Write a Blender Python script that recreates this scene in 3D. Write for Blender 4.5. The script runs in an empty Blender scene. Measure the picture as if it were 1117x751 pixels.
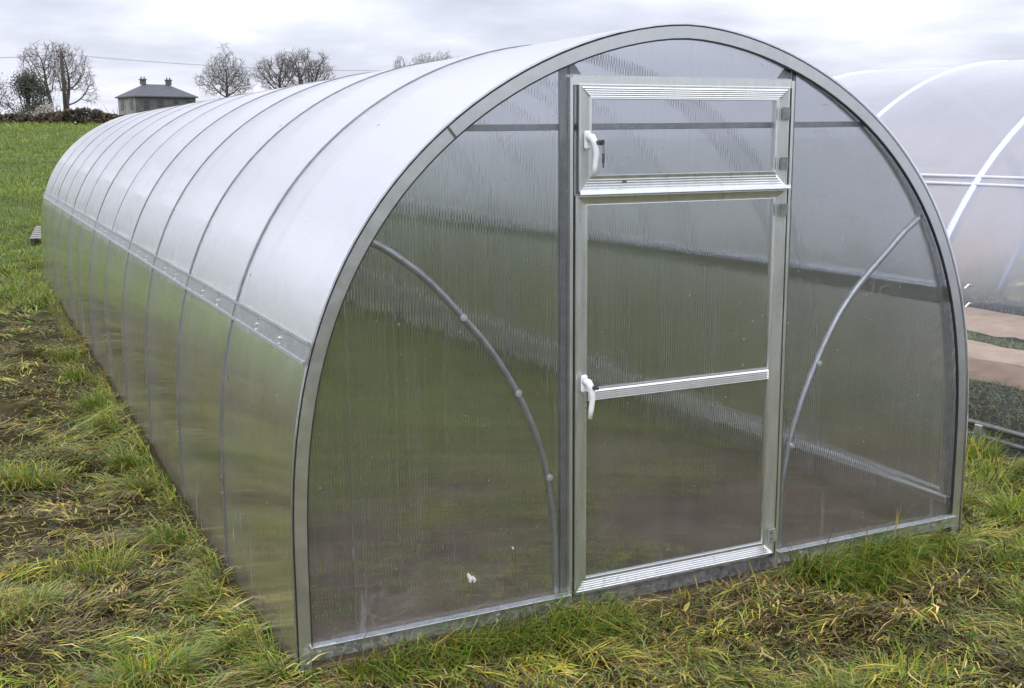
import bpy, bmesh, math, random
import numpy as np
from mathutils import Vector, Matrix

sc = bpy.context.scene
COL = sc.collection
PI = math.pi

# ------------------------------------------------------------------ camera
cam_d = bpy.data.cameras.new("camera")
cam = bpy.data.objects.new("camera", cam_d)
COL.objects.link(cam)
CAM = Vector((-2.3514, -3.4266, 1.7156))
yaw, pitch, roll = 0.44885, -0.18025, -0.0075
fwd = Vector((math.sin(yaw) * math.cos(pitch), math.cos(yaw) * math.cos(pitch), math.sin(pitch)))
rgt = Vector((math.cos(yaw), -math.sin(yaw), 0))
upv = rgt.cross(fwd)
r2 = rgt * math.cos(roll) + upv * math.sin(roll)
u2 = -rgt * math.sin(roll) + upv * math.cos(roll)
mw = Matrix((r2, u2, -fwd)).transposed().to_4x4()
mw.translation = CAM
cam.matrix_world = mw
cam_d.sensor_width = 36.0
cam_d.lens = 1226.6 / 1117 * 36.0
cam_d.clip_start = 0.05
cam_d.clip_end = 20000
sc.camera = cam

# ------------------------------------------------------------------ render settings
sc.view_settings.view_transform = 'Standard'
sc.view_settings.look = 'None'
sc.view_settings.exposure = 0.38
sc.view_settings.gamma = 1.0
sc.render.engine = 'CYCLES'
cy = sc.cycles
cy.max_bounces = 18
cy.transmission_bounces = 16
cy.transparent_max_bounces = 16
cy.diffuse_bounces = 3
cy.glossy_bounces = 5
cy.caustics_reflective = True
cy.caustics_refractive = True
cy.sample_clamp_indirect = 6.0
cy.blur_glossy = 0.3
try:
    cy.use_denoising = True
    cy.denoiser = 'OPENIMAGEDENOISE'
    cy.denoising_input_passes = 'RGB_ALBEDO_NORMAL'
except Exception:
    pass

# ------------------------------------------------------------------ node helper
class NT:
    def __init__(self, tree):
        self.t = tree
    def n(self, typ, ins=None, **props):
        nd = self.t.nodes.new(typ)
        for k, v in props.items():
            setattr(nd, k, v)
        for k, v in (ins or {}).items():
            s = nd.inputs[k]
            if isinstance(v, bpy.types.NodeSocket):
                self.t.links.new(v, s)
            else:
                s.default_value = v
        return nd
    def m(self, op, a, b=0.0, c=0.0, clamp=False):
        nd = self.n('ShaderNodeMath', {0: a, 1: b, 2: c}, operation=op)
        nd.use_clamp = clamp
        return nd.outputs[0]
    def vm(self, op, a, b=(0, 0, 0), scale=None):
        nd = self.n('ShaderNodeVectorMath', {0: a, 1: b}, operation=op)
        if scale is not None:
            if isinstance(scale, bpy.types.NodeSocket):
                self.t.links.new(scale, nd.inputs[3])
            else:
                nd.inputs[3].default_value = scale
        return nd.outputs[0]
    def ramp(self, fac, stops, interp='LINEAR'):
        nd = self.n('ShaderNodeValToRGB', {0: fac})
        cr = nd.color_ramp
        cr.interpolation = interp
        while len(cr.elements) < len(stops):
            cr.elements.new(0.5)
        for e, (p, c) in zip(cr.elements, stops):
            e.position = p
            e.color = (c[0], c[1], c[2], 1) if hasattr(c, '__len__') else (c, c, c, 1)
        return nd.outputs[0]
    def noise(self, vec, scale, detail=3, rough=0.5, dist=0.0):
        return self.n('ShaderNodeTexNoise', {'Vector': vec, 'Scale': scale, 'Detail': detail, 'Roughness': rough, 'Distortion': dist}).outputs['Fac']
    def mapping(self, vec, scale=(1, 1, 1), loc=(0, 0, 0), rot=(0, 0, 0)):
        return self.n('ShaderNodeMapping', {'Vector': vec, 'Scale': scale, 'Location': loc, 'Rotation': rot}).outputs[0]
    def mixc(self, f, a, b):
        nd = self.n('ShaderNodeMix', {0: f}, data_type='RGBA')
        for i, v in ((6, a), (7, b)):
            if isinstance(v, bpy.types.NodeSocket):
                self.t.links.new(v, nd.inputs[i])
            else:
                nd.inputs[i].default_value = (v[0], v[1], v[2], 1)
        return nd.outputs[2]
    def link(self, a, b):
        self.t.links.new(a, b)

def new_mat(name):
    m = bpy.data.materials.new(name)
    m.use_nodes = True
    m.node_tree.nodes.clear()
    nt = NT(m.node_tree)
    out = nt.n('ShaderNodeOutputMaterial')
    return m, nt, out.inputs[0]

# ------------------------------------------------------------------ world: overcast
SUN_EL, SUN_AZ = math.radians(45), math.radians(-140)      # azimuth from +y towards +x
w = bpy.data.worlds.new("World")
sc.world = w
w.use_nodes = True
wt = w.node_tree
wt.nodes.clear()
N = NT(wt)
wout = N.n('ShaderNodeOutputWorld')
bg = N.n('ShaderNodeBackground', {'Strength': 0.1})
N.link(bg.outputs[0], wout.inputs[0])
sky = N.n('ShaderNodeTexSky', sky_type='NISHITA')
sky.sun_disc = False
sky.sun_elevation = SUN_EL
sky.sun_rotation = SUN_AZ
sky.altitude = 50
tc = N.n('ShaderNodeTexCoord').outputs['Generated']
sep = N.n('ShaderNodeSeparateXYZ', {0: tc})
zz = N.m('MAXIMUM', sep.outputs[2], 0.0)
inv = N.m('DIVIDE', 1.0, N.m('ADD', zz, 0.16))
pl = N.vm('MULTIPLY', N.n('ShaderNodeCombineXYZ', {0: sep.outputs[0], 1: sep.outputs[1], 2: 0.35}).outputs[0], (0, 0, 0))
cmb = N.n('ShaderNodeCombineXYZ', {0: sep.outputs[0], 1: sep.outputs[1], 2: 0.0}).outputs[0]
pl = N.vm('SCALE', cmb, scale=inv)
n1 = N.noise(N.mapping(pl, (0.55, 0.55, 1), (3.1, 1.7, 0.4)), 1.0, 5, 0.52, 0.35)
n2 = N.noise(N.mapping(pl, (1.5, 1.5, 1), (0.3, 5.2, 1.1)), 1.0, 5, 0.55, 0.2)
cl = N.m('ADD', N.m('MULTIPLY', n1, 0.68), N.m('MULTIPLY', n2, 0.32))
ccol = N.ramp(cl, [(0.37, (0.47, 0.495, 0.585)), (0.455, (0.61, 0.635, 0.735)), (0.54, (0.80, 0.82, 0.915)), (0.64, (0.95, 0.955, 1.01))])
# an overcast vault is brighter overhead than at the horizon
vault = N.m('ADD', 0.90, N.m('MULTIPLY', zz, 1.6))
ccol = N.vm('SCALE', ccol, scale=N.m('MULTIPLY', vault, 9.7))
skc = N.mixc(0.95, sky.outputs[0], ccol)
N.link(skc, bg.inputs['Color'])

sun_d = bpy.data.lights.new("sun", 'SUN')
sun_d.energy = 0.9
sun_d.angle = math.radians(30)
sun_d.color = (1.0, 0.97, 0.92)
sun = bpy.data.objects.new("sun", sun_d)
COL.objects.link(sun)
sd = Vector((math.sin(SUN_AZ) * math.cos(SUN_EL), math.cos(SUN_AZ) * math.cos(SUN_EL), math.sin(SUN_EL)))
sun.rotation_euler = sd.to_track_quat('Z', 'Y').to_euler()

# ------------------------------------------------------------------ object helpers
def tag(o, label=None, cat=None, group=None, kind=None):
    if label: o['label'] = label
    if cat: o['category'] = cat
    if group: o['group'] = group
    if kind: o['kind'] = kind
    return o

def empty(name, loc=(0, 0, 0), rz=0.0):
    o = bpy.data.objects.new(name, None)
    COL.objects.link(o)
    o.location = loc
    o.rotation_euler = (0, 0, rz)
    o.empty_display_size = 0.1
    return o

class MB:
    """collects vertices and faces of one mesh"""
    def __init__(self):
        self.v = []; self.f = []
    def add(self, vs, fs):
        k = len(self.v)
        self.v += [tuple(x) for x in vs]
        self.f += [tuple(i + k for i in f) for f in fs]
    def box(self, c, s, R=None):
        vs = []
        for sx in (-1, 1):
            for sy in (-1, 1):
                for sz in (-1, 1):
                    p = Vector((sx * s[0] / 2, sy * s[1] / 2, sz * s[2] / 2))
                    if R is not None: p = R @ p
                    vs.append(p + Vector(c))
        self.add(vs, [(0, 1, 3, 2), (4, 6, 7, 5), (0, 4, 5, 1), (2, 3, 7, 6), (0, 2, 6, 4), (1, 5, 7, 3)])
    def tube(self, pts, rad, n=8, ring=None, cap=True, flat=None, up0=None):
        """sweep; rad: number or list; ring: optional list of (a,b) cross-section"""
        pts = [Vector(p) for p in pts]
        m = len(pts)
        rads = rad if hasattr(rad, '__len__') else [rad] * m
        if ring is None:
            ring = [(math.cos(2 * PI * i / n), math.sin(2 * PI * i / n)) for i in range(n)]
        n = len(ring)
        vs = []
        t0 = (pts[1] - pts[0]).normalized()
        up = Vector(up0) if up0 is not None else (Vector((0, 0, 1)) if abs(t0.z) < 0.9 else Vector((0, 1, 0)))
        for i, p in enumerate(pts):
            if i == 0: t = pts[1] - pts[0]
            elif i == m - 1: t = pts[-1] - pts[-2]
            else: t = (pts[i + 1] - p).normalized() + (p - pts[i - 1]).normalized()
            t.normalize()
            s = t.cross(up)
            if s.length < 1e-5: s = t.orthogonal()
            s.normalize()
            if up0 is None: up = s.cross(t).normalized()
            uu = s.cross(t).normalized()
            for a, b in ring:
                vs.append(p + (s * a + uu * b) * rads[i])
        fs = []
        for i in range(m - 1):
            for j in range(n):
                a = i * n + j; b = i * n + (j + 1) % n
                fs.append((a, b, b + n, a + n))
        if cap:
            fs.append(tuple(range(n))[::-1]); fs.append(tuple((m - 1) * n + j for j in range(n)))
        self.add(vs, fs)
    def disc(self, c, axis, r, h, n=10):
        c = Vector(c); a = Vector(axis).normalized()
        self.tube([c, c + a * h], r, n)
    def build(self, name, mat, parent=None, smooth=False, bevel=0.0, recalc=True):
        me = bpy.data.meshes.new(name)
        me.from_pydata(self.v, [], self.f)
        if recalc or bevel:
            bm = bmesh.new(); bm.from_mesh(me)
            if bevel:
                bmesh.ops.bevel(bm, geom=bm.edges[:], offset=bevel, segments=1, affect='EDGES', clamp_overlap=True)
            bmesh.ops.recalc_face_normals(bm, faces=bm.faces[:])
            bm.to_mesh(me); bm.free()
        me.materials.append(mat)
        if smooth:
            for p in me.polygons: p.use_smooth = True
        me.update()
        o = bpy.data.objects.new(name, me)
        COL.objects.link(o)
        if parent is not None: o.parent = parent
        return o

def dup(o, parent=None, loc=None):
    c = o.copy()
    COL.objects.link(c)
    if parent is not None: c.parent = parent
    if loc is not None: c.location = loc
    return c

# numpy value noise
rs = np.random.RandomState(7)
_T = rs.rand(512, 512)
def vnoise(x, y, seed=0):
    x = np.asarray(x, float) + seed * 17.31; y = np.asarray(y, float) + seed * 9.77
    xi = np.floor(x).astype(int); yi = np.floor(y).astype(int)
    fx = x - xi; fy = y - yi
    fx = fx * fx * (3 - 2 * fx); fy = fy * fy * (3 - 2 * fy)
    a = _T[xi % 512, yi % 512]; b = _T[(xi + 1) % 512, yi % 512]
    c = _T[xi % 512, (yi + 1) % 512]; d = _T[(xi + 1) % 512, (yi + 1) % 512]
    return (a * (1 - fx) + b * fx) * (1 - fy) + (c * (1 - fx) + d * fx) * fy
def fbm(x, y, seed=0, o=3):
    s = 0; a = 1; t = 0
    for k in range(o):
        s = s + a * vnoise(np.asarray(x) * 2 ** k, np.asarray(y) * 2 ** k, seed + k); t += a; a *= .5
    return s / t

# ------------------------------------------------------------------ ground height
def hill(x, y):
    x = np.asarray(x, float); y = np.asarray(y, float)
    t = np.clip((y - 17) / 83.0, 0, 1)
    h = 3.3 * (t * t * (3 - 2 * t) * 0.35 + t * 0.65)
    t2 = np.clip((y - 100) / 140.0, 0, 1)
    h = h + 0.9 * t2 * (2 - t2)
    big = np.clip((np.hypot(x, y - 3) - 16) / 20, 0, 1)
    h = h + big * (fbm(x / 23, y / 23, 3, 2) - .5) * 0.5
    return h
def inside(x, y, m=0.0):
    return (np.abs(x) < 1.5 + m) & (y > -m) & (y < 12.5 + m)
def mound(x, y):
    f = (fbm(x / .45, y / .45, 11, 2) - .5) * .19 + (fbm(x / .13, y / .13, 21, 1) - .5) * .035
    near = np.clip(1 - (np.hypot(x + 2, y + 3) - 30) / 40, 0.25, 1)
    ins = inside(x, y, .05) | ((np.abs(x - 4.88) < 2.2) & (y > -2.4) & (y < 16))
    # the earth is trodden level where the frames stand on it
    dist = np.hypot(np.maximum(np.abs(x) - 1.5, 0), np.maximum(np.maximum(-y, y - 12.5), 0))
    fac = np.where(ins, 1.0, np.clip(dist / .45, .15, 1))
    return f * near * np.where(ins, .30, 1.0) * fac - .02 - .03 * (1 - fac)
def gz(x, y):
    return hill(x, y) + mound(x, y)

# ------------------------------------------------------------------ materials
def metal(name, col, rough, metallic=1.0, var=0.12, scale=14.0, spec_streak=(1, 1, 1)):
    m, nt, out = new_mat(name)
    tco = nt.n('ShaderNodeTexCoord').outputs['Object']
    nz = nt.noise(nt.mapping(tco, spec_streak), scale, 5, 0.6)
    n2_ = nt.noise(tco, 90.0, 2, 0.5)
    f = nt.m('ADD', nt.m('MULTIPLY', nz, .7), nt.m('MULTIPLY', n2_, .3))
    c = nt.ramp(f, [(0.3, [v * (1 - var * 1.6) for v in col]), (0.7, [min(1, v * (1 + var)) for v in col])])
    r = nt.m('MULTIPLY_ADD', f, 0.25, rough - 0.12)
    # mud splashed up from the ground
    pos = nt.n('ShaderNodeNewGeometry').outputs['Position']
    hz = nt.m('SUBTRACT', 1.0, nt.m('MULTIPLY', nt.n('ShaderNodeSeparateXYZ', {0: pos}).outputs[2], 3.2), clamp=True)
    mud = nt.ramp(nt.m('MULTIPLY', nt.noise(pos, 38.0, 5, 0.7), nt.m('ADD', 0.35, nt.m('MULTIPLY', hz, 0.75))), [(0.50, 0.0), (0.66, 0.75)])
    c = nt.mixc(mud, c, (0.16, 0.13, 0.10))
    r = nt.m('ADD', r, nt.m('MULTIPLY', mud, 0.4), clamp=True)
    p = nt.n('ShaderNodeBsdfPrincipled', {'Base Color': c, 'Roughness': r, 'Metallic': nt.m('MULTIPLY', metallic, nt.m('SUBTRACT', 1.0, mud))})
    nt.link(p.outputs[0], out)
    return m
M_ALU = metal('brushed_aluminium', (0.80, 0.815, 0.81), 0.30, 0.95, 0.05, 40, (1, 1, .12))
M_GALV = metal('galvanised_steel', (0.60, 0.62, 0.63), 0.42, 0.95, 0.2, 25)
M_GALVD = metal('weathered_steel', (0.29, 0.30, 0.31), 0.5, 0.9, 0.2, 25)
M_TRIM = metal('trim_aluminium', (0.66, 0.68, 0.69), 0.32, 0.95, 0.06, 18)
M_MID = metal('dull_galvanised_tube', (0.46, 0.475, 0.48), 0.45, 0.9, 0.15, 30)
M_DARK = metal('dark_steel', (0.16, 0.16, 0.165), 0.5, 0.7, 0.25, 30)
M_WHITE = metal('white_handle_paint', (0.80, 0.81, 0.83), 0.35, 0.0, 0.05, 12)
M_BLACK = metal('black_seal_and_gap', (0.025, 0.025, 0.027), 0.6, 0.0, 0.2, 20)

def poly_mat(name, axis, pitch_m, k, milk, dirt=True, tint=(0.95, 0.96, 0.975), rough=0.06, waver=0.15, vary=1.1, line=0.8, top_milk=0.0, dirty=1.0, webs=0.0, specks=False):
    """twin-wall polycarbonate: clear sheet whose flutes bend the light sideways"""
    m, nt, out = new_mat(name)
    geo = nt.n('ShaderNodeNewGeometry')
    pos = geo.outputs['Position']
    sp = nt.n('ShaderNodeSeparateXYZ', {0: pos})
    co = sp.outputs[axis]
    ph = nt.m('DIVIDE', co, pitch_m)
    wn = nt.n('ShaderNodeTexWhiteNoise', {'W': nt.m('FLOOR', ph)}, noise_dimensions='1D')
    sn = nt.m('SINE', nt.m('MULTIPLY', ph, 2 * PI))
    # flutes differ a little from one to the next and waver along their length
    amp = nt.m('MULTIPLY', nt.m('ADD', 1.0 - vary / 2, nt.m('MULTIPLY', wn.outputs[0], vary)), k)
    along = (1, 60, 1.4) if axis == 1 else (60, 1, 1.4)
    wob = nt.m('SUBTRACT', nt.noise(nt.mapping(pos, along), 1.0, 2, 0.5), 0.5)
    tilt = nt.m('ADD', nt.m('MULTIPLY', sn, amp), nt.m('MULTIPLY', wob, k * waver))
    flip = nt.m('SUBTRACT', 1.0, nt.m('MULTIPLY', geo.outputs['Backfacing'], 2.0))
    tilt = nt.m('MULTIPLY', tilt, flip)
    T = (1, 0, 0) if axis == 0 else (0, 1, 0)
    bend = nt.vm('SCALE', T, scale=tilt)
    nrm = nt.vm('NORMALIZE', nt.vm('ADD', geo.outputs['Normal'], bend))
    gl = nt.n('ShaderNodeBsdfGlass', {'Color': (*tint, 1), 'Roughness': rough, 'IOR': 1.49, 'Normal': nrm})
    df = nt.n('ShaderNodeBsdfDiffuse', {'Color': (0.86, 0.865, 0.89, 1)})
    tr = nt.n('ShaderNodeBsdfTranslucent', {'Color': (0.88, 0.885, 0.93, 1)})
    ml = nt.n('ShaderNodeMixShader', {0: 0.60, 1: df.outputs[0], 2: tr.outputs[0]})
    gs = nt.n('ShaderNodeBsdfGlossy', {'Color': (1, 1, 1, 1), 'Roughness': 0.10})
    ml = nt.n('ShaderNodeMixShader', {0: nt.m('MULTIPLY', nt.n('ShaderNodeFresnel', {'IOR': 1.5}).outputs[0], nt.m('MULTIPLY', nt.m('SUBTRACT', 1.0, geo.outputs['Backfacing']), 0.9)), 1: ml.outputs[0], 2: gs.outputs[0]})
    fac = nt.m('ADD', milk, nt.m('MULTIPLY', nt.m('SUBTRACT', nt.noise(pos, 1.7, 4, 0.6), 0.5), milk * 1.2))
    lines = nt.m('MULTIPLY', nt.m('GREATER_THAN', wn.outputs[0], 0.8), milk * line)
    fac = nt.m('ADD', fac, lines)
    if top_milk:
        # sheet made milkier with height to brighten the upper curve
        upper_milk = nt.ramp(nt.m('MULTIPLY_ADD', nt.noise(pos, 2.6, 4, 0.6), 0.25, nt.m('MULTIPLY', sp.outputs[2], 0.5)), [(0.30, 0.0), (0.50, 0.11), (0.64, 0.28), (0.75, 0.7), (1.0, 1.0)])
        fac = nt.m('ADD', fac, nt.m('MULTIPLY', upper_milk, top_milk))
    if webs:
        web = nt.m('LESS_THAN', nt.m('FRACT', ph), 0.16)
        fac = nt.m('ADD', fac, nt.m('MULTIPLY', web, nt.m('MULTIPLY', nt.m('ADD', 0.25, wn.outputs[0]), webs)))
    if dirt:
        # splashes and dried runs low down on the sheets, odd smears higher up
        low = nt.m('SUBTRACT', 1.0, nt.m('MULTIPLY', sp.outputs[2], 2.4), clamp=True)
        run_s = (1, 26, 3.0) if axis == 1 else (26, 1, 3.0)
        runs = nt.noise(nt.mapping(pos, run_s, (2.2, 0.7, 0.1)), 1.0, 5, 0.62)
        runs = nt.m('MULTIPLY', nt.ramp(runs, [(0.62, 0.0), (0.72, 1.0)]), nt.m('MULTIPLY', low, 0.42 * dirty))
        haze_low = nt.m('MULTIPLY', nt.m('MULTIPLY', nt.noise(pos, 5.0, 5, 0.7), low), 0.26 * dirty)
        sm = nt.noise(nt.mapping(pos, (3.0, 3.0, 5.0), (0.4, 0.2, 7.7)), 1.0, 2, 0.4, 2.5)
        smear = nt.m('SUBTRACT', 1.0, nt.m('MULTIPLY', nt.m('ABSOLUTE', nt.m('SUBTRACT', sm, 0.60)), 90.0), clamp=True)
        gate = nt.ramp(nt.noise(pos, 2.3, 2, 0.5), [(0.55, 0.0), (0.66, 1.0)])
        smear = nt.m('MULTIPLY', nt.m('MULTIPLY', smear, gate), 0.13)
        spots = nt.n('ShaderNodeTexVoronoi', {'Vector': pos, 'Scale': 14.0}).outputs['Distance']
        spots = nt.m('MULTIPLY', nt.m('LESS_THAN', spots, 0.045), 0.45)
        fac = nt.m('ADD', nt.m('ADD', fac, runs), nt.m('ADD', smear, spots))
        mudf = nt.m('MINIMUM', haze_low, 0.6)
    fac = nt.m('MINIMUM', fac, 0.9)
    mx = nt.n('ShaderNodeMixShader', {0: fac, 1: gl.outputs[0], 2: ml.outputs[0]})
    if dirt:
        md = nt.n('ShaderNodeBsdfDiffuse', {'Color': (0.30, 0.26, 0.20, 1)})
        mx = nt.n('ShaderNodeMixShader', {0: mudf, 1: mx.outputs[0], 2: md.outputs[0]})
    if specks:
        vo = nt.n('ShaderNodeTexVoronoi', {'Vector': pos, 'Scale': 4.2}).outputs['Distance']
        sk = nt.m('MULTIPLY', nt.m('LESS_THAN', vo, 0.036), 0.8)
        bits = nt.n('ShaderNodeBsdfDiffuse', {'Color': (0.06, 0.05, 0.04, 1)})
        mx = nt.n('ShaderNodeMixShader', {0: sk, 1: mx.outputs[0], 2: bits.outputs[0]})
    nt.link(mx.outputs[0], out)
    return m
M_PCEND = poly_mat('polycarbonate_end', 0, 0.0105, 0.055, 0.026, rough=0.03, waver=0.0, dirty=0.45, line=0.35, vary=0.35, webs=0.07)
M_PCROOF = poly_mat('polycarbonate_cover', 1, 0.0105, 0.12, 0.045, True, (0.975, 0.977, 0.988), 0.05, 0.0, 0.4, 0.0, 0.60, 2.0, 0.0, True)

def film_mat(name, opac):
    m, nt, out = new_mat(name)
    pos = nt.n('ShaderNodeNewGeometry').outputs['Position']
    nz = nt.noise(nt.mapping(pos, (2, 2, 2)), 1.0, 5, 0.65, 0.8)
    wr = nt.noise(nt.mapping(pos, (6, 1.2, 6), (0, 0, 0), (0.3, 0, 0.2)), 1.0, 4, 0.6)
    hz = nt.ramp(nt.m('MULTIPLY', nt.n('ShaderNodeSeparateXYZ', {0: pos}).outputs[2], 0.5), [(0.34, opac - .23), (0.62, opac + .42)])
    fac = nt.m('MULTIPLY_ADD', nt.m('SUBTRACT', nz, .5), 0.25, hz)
    bp = nt.n('ShaderNodeBump', {'Height': wr, 'Strength': 0.2, 'Distance': 0.02})
    tp = nt.n('ShaderNodeBsdfTransparent', {'Color': (0.95, 0.96, 0.99, 1)})
    tr = nt.n('ShaderNodeBsdfTranslucent', {'Color': (0.82, 0.86, 0.98, 1)})
    df = nt.n('ShaderNodeBsdfDiffuse', {'Color': (0.80, 0.84, 0.96, 1)})
    mil = nt.n('ShaderNodeMixShader', {0: 0.4, 1: tr.outputs[0], 2: df.outputs[0]})
    a = nt.n('ShaderNodeMixShader', {0: fac, 1: tp.outputs[0], 2: mil.outputs[0]})
    g = nt.n('ShaderNodeBsdfGlossy', {'Color': (1, 1, 1, 1), 'Roughness': 0.22, 'Normal': bp.outputs[0]})
    fr = nt.n('ShaderNodeFresnel', {'IOR': 1.42, 'Normal': bp.outputs[0]})
    b = nt.n('ShaderNodeMixShader', {0: fr.outputs[0], 1: a.outputs[0], 2: g.outputs[0]})
    nt.link(b.outputs[0], out)
    return m
M_FILM = film_mat('polythene_film', 0.36)

def plain(name, c0, c1, scale=6.0, rough=0.85, mapping=(1, 1, 1), trans=0.0, bump=0.0):
    m, nt, out = new_mat(name)
    tco = nt.n('ShaderNodeTexCoord').outputs['Object']
    nz = nt.noise(nt.mapping(tco, mapping), scale, 6, 0.62)
    c = nt.ramp(nz, [(0.32, c0), (0.68, c1)])
    ins = {'Base Color': c, 'Roughness': rough}
    if bump:
        ins['Normal'] = nt.n('ShaderNodeBump', {'Height': nz, 'Strength': bump, 'Distance': 0.05}).outputs[0]
    p = nt.n('ShaderNodeBsdfPrincipled', ins)
    nt.link(p.outputs[0], out)
    return m
M_BARK = plain('winter_bark', (0.055, 0.048, 0.043), (0.13, 0.115, 0.10), 9, 0.9, (1, 1, .3))
M_TWIG = plain('winter_twigs', (0.075, 0.062, 0.055), (0.15, 0.125, 0.11), 1.2, 0.9)
M_TWIG2 = plain('buff_twigs', (0.11, 0.09, 0.06), (0.20, 0.165, 0.115), 0.8, 0.9)
M_IVY = plain('dark_evergreen', (0.035, 0.042, 0.028), (0.085, 0.09, 0.055), 0.9, 0.8)
M_HEDGE = plain('hedge_leaf', (0.05, 0.038, 0.030), (0.13, 0.10, 0.065), 0.35, 0.85)
M_PALE = plain('pale_dead_stems', (0.30, 0.27, 0.24), (0.50, 0.46, 0.42), 1.0, 0.9)
M_SLATE = plain('slate_roof', (0.065, 0.067, 0.078), (0.11, 0.115, 0.13), 1.6, 0.7, (1, 1, 4))
M_RENDER = plain('weathered_render', (0.19, 0.186, 0.175), (0.32, 0.31, 0.29), 0.6, 0.9)
M_RENDERD = plain('dark_house_wall', (0.075, 0.073, 0.07), (0.15, 0.145, 0.135), 0.9, 0.9)  # darker tone for the long walls, chimneys and window frames
M_GLASSD = metal('window_glass', (0.05, 0.055, 0.06), 0.15, 0.0, 0.2, 2)
M_POLE = plain('creosoted_wood', (0.035, 0.03, 0.026), (0.07, 0.06, 0.05), 5, 0.9, (1, 1, .2))
M_WOOD = plain('weathered_timber', (0.17, 0.16, 0.145), (0.36, 0.34, 0.31), 12, 0.85, (1, 5, 5))
M_SAND = plain('sandy_soil', (0.66, 0.45, 0.27), (0.86, 0.65, 0.44), 5, 0.95, (1, 1, 1), 0, .6)
M_SAND2 = plain('damp_sandy_soil', (0.36, 0.225, 0.13), (0.52, 0.35, 0.22), 5, 0.95, (1, 1, 1), 0, .6)
M_WTUBE = metal('white_hoop_tube', (0.68, 0.71, 0.80), 0.5, 0.0, 0.05, 8)
M_FLAKE = plain('dried_mud_flake', (0.55, 0.52, 0.46), (0.72, 0.70, 0.65), 30, 0.9)

# ground
def ground_mat():
    m, nt, out = new_mat('field_ground')
    pos = nt.n('ShaderNodeNewGeometry').outputs['Position']
    sp = nt.n('ShaderNodeSeparateXYZ', {0: pos})
    a = nt.noise(pos, 0.55, 5, 0.6)
    b = nt.noise(pos, 3.2, 6, 0.65)
    c = nt.noise(pos, 28, 4, 0.7)
    f = nt.m('ADD', nt.m('MULTIPLY', a, .4), nt.m('ADD', nt.m('MULTIPLY', b, .35), nt.m('MULTIPLY', c, .25)))
    thatch = nt.ramp(f, [(0.36, (0.022, 0.016, 0.008)), (0.48, (0.042, 0.034, 0.015)), (0.58, (0.065, 0.058, 0.022)), (0.70, (0.095, 0.080, 0.033))])
    green = nt.ramp(f, [(0.34, (0.050, 0.070, 0.018)), (0.5, (0.085, 0.125, 0.028)), (0.66, (0.13, 0.165, 0.045))])
    cx = nt.m('ADD', sp.outputs[0], 2.35); cyy = nt.m('ADD', sp.outputs[1], 3.43)
    d = nt.m('SQRT', nt.m('ADD', nt.m('MULTIPLY', cx, cx), nt.m('MULTIPLY', cyy, cyy)))
    fd = nt.m('DIVIDE', nt.m('SUBTRACT', d, 11.0), 9.0, clamp=True)
    col = nt.mixc(fd, thatch, green)
    # bare trodden earth inside the house, greener further in
    inx = nt.m('LESS_THAN', nt.m('ABSOLUTE', sp.outputs[0]), 1.5)
    iny = nt.m('MULTIPLY', nt.m('GREATER_THAN', sp.outputs[1], 0.0), nt.m('LESS_THAN', sp.outputs[1], 12.5))
    ins = nt.m('MULTIPLY', inx, iny)
    near = nt.m('SUBTRACT', nt.m('ADD', nt.m('MULTIPLY', sp.outputs[1], 0.32), nt.m('MULTIPLY', nt.noise(nt.mapping(pos, (1, 1, 1), (4, 2, 0)), 1.3, 3, .5), 1.2)), 0.95, clamp=True)
    soil = nt.ramp(nt.m('MULTIPLY_ADD', nt.noise(pos, 1.7, 4, 0.6), 0.55, nt.m('MULTIPLY', f, 0.5)), [(0.40, (0.085, 0.060, 0.040)), (0.62, (0.20, 0.150, 0.105))])
    incol = nt.mixc(near, soil, nt.ramp(f, [(0.36, (0.10, 0.14, 0.035)), (0.64, (0.21, 0.27, 0.07))]))
    col = nt.mixc(ins, col, incol)
    bp = nt.n('ShaderNodeBump', {'Height': f, 'Strength': 0.9, 'Distance': 0.06})
    p = nt.n('ShaderNodeBsdfPrincipled', {'Base Color': col, 'Roughness': 0.95, 'Normal': bp.outputs[0]})
    p.inputs['Specular IOR Level'].default_value = 0.1
    nt.link(p.outputs[0], out)
    return m
M_GROUND = ground_mat()

def blade_mat():
    m, nt, out = new_mat('grass_blades')
    at = nt.n('ShaderNodeAttribute', attribute_name='Col').outputs['Color']
    df = nt.n('ShaderNodeBsdfDiffuse', {'Color': at})
    tr = nt.n('ShaderNodeBsdfTranslucent', {'Color': at})
    gl = nt.n('ShaderNodeBsdfGlossy', {'Color': (1, 1, 1, 1), 'Roughness': 0.5})
    a = nt.n('ShaderNodeMixShader', {0: 0.30, 1: df.outputs[0], 2: tr.outputs[0]})
    fr = nt.n('ShaderNodeFresnel', {'IOR': 1.38})
    b = nt.n('ShaderNodeMixShader', {0: nt.m('MULTIPLY', fr.outputs[0], 0.06), 1: a.outputs[0], 2: gl.outputs[0]})
    nt.link(b.outputs[0], out)
    return m
M_BLADE = blade_mat()

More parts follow.
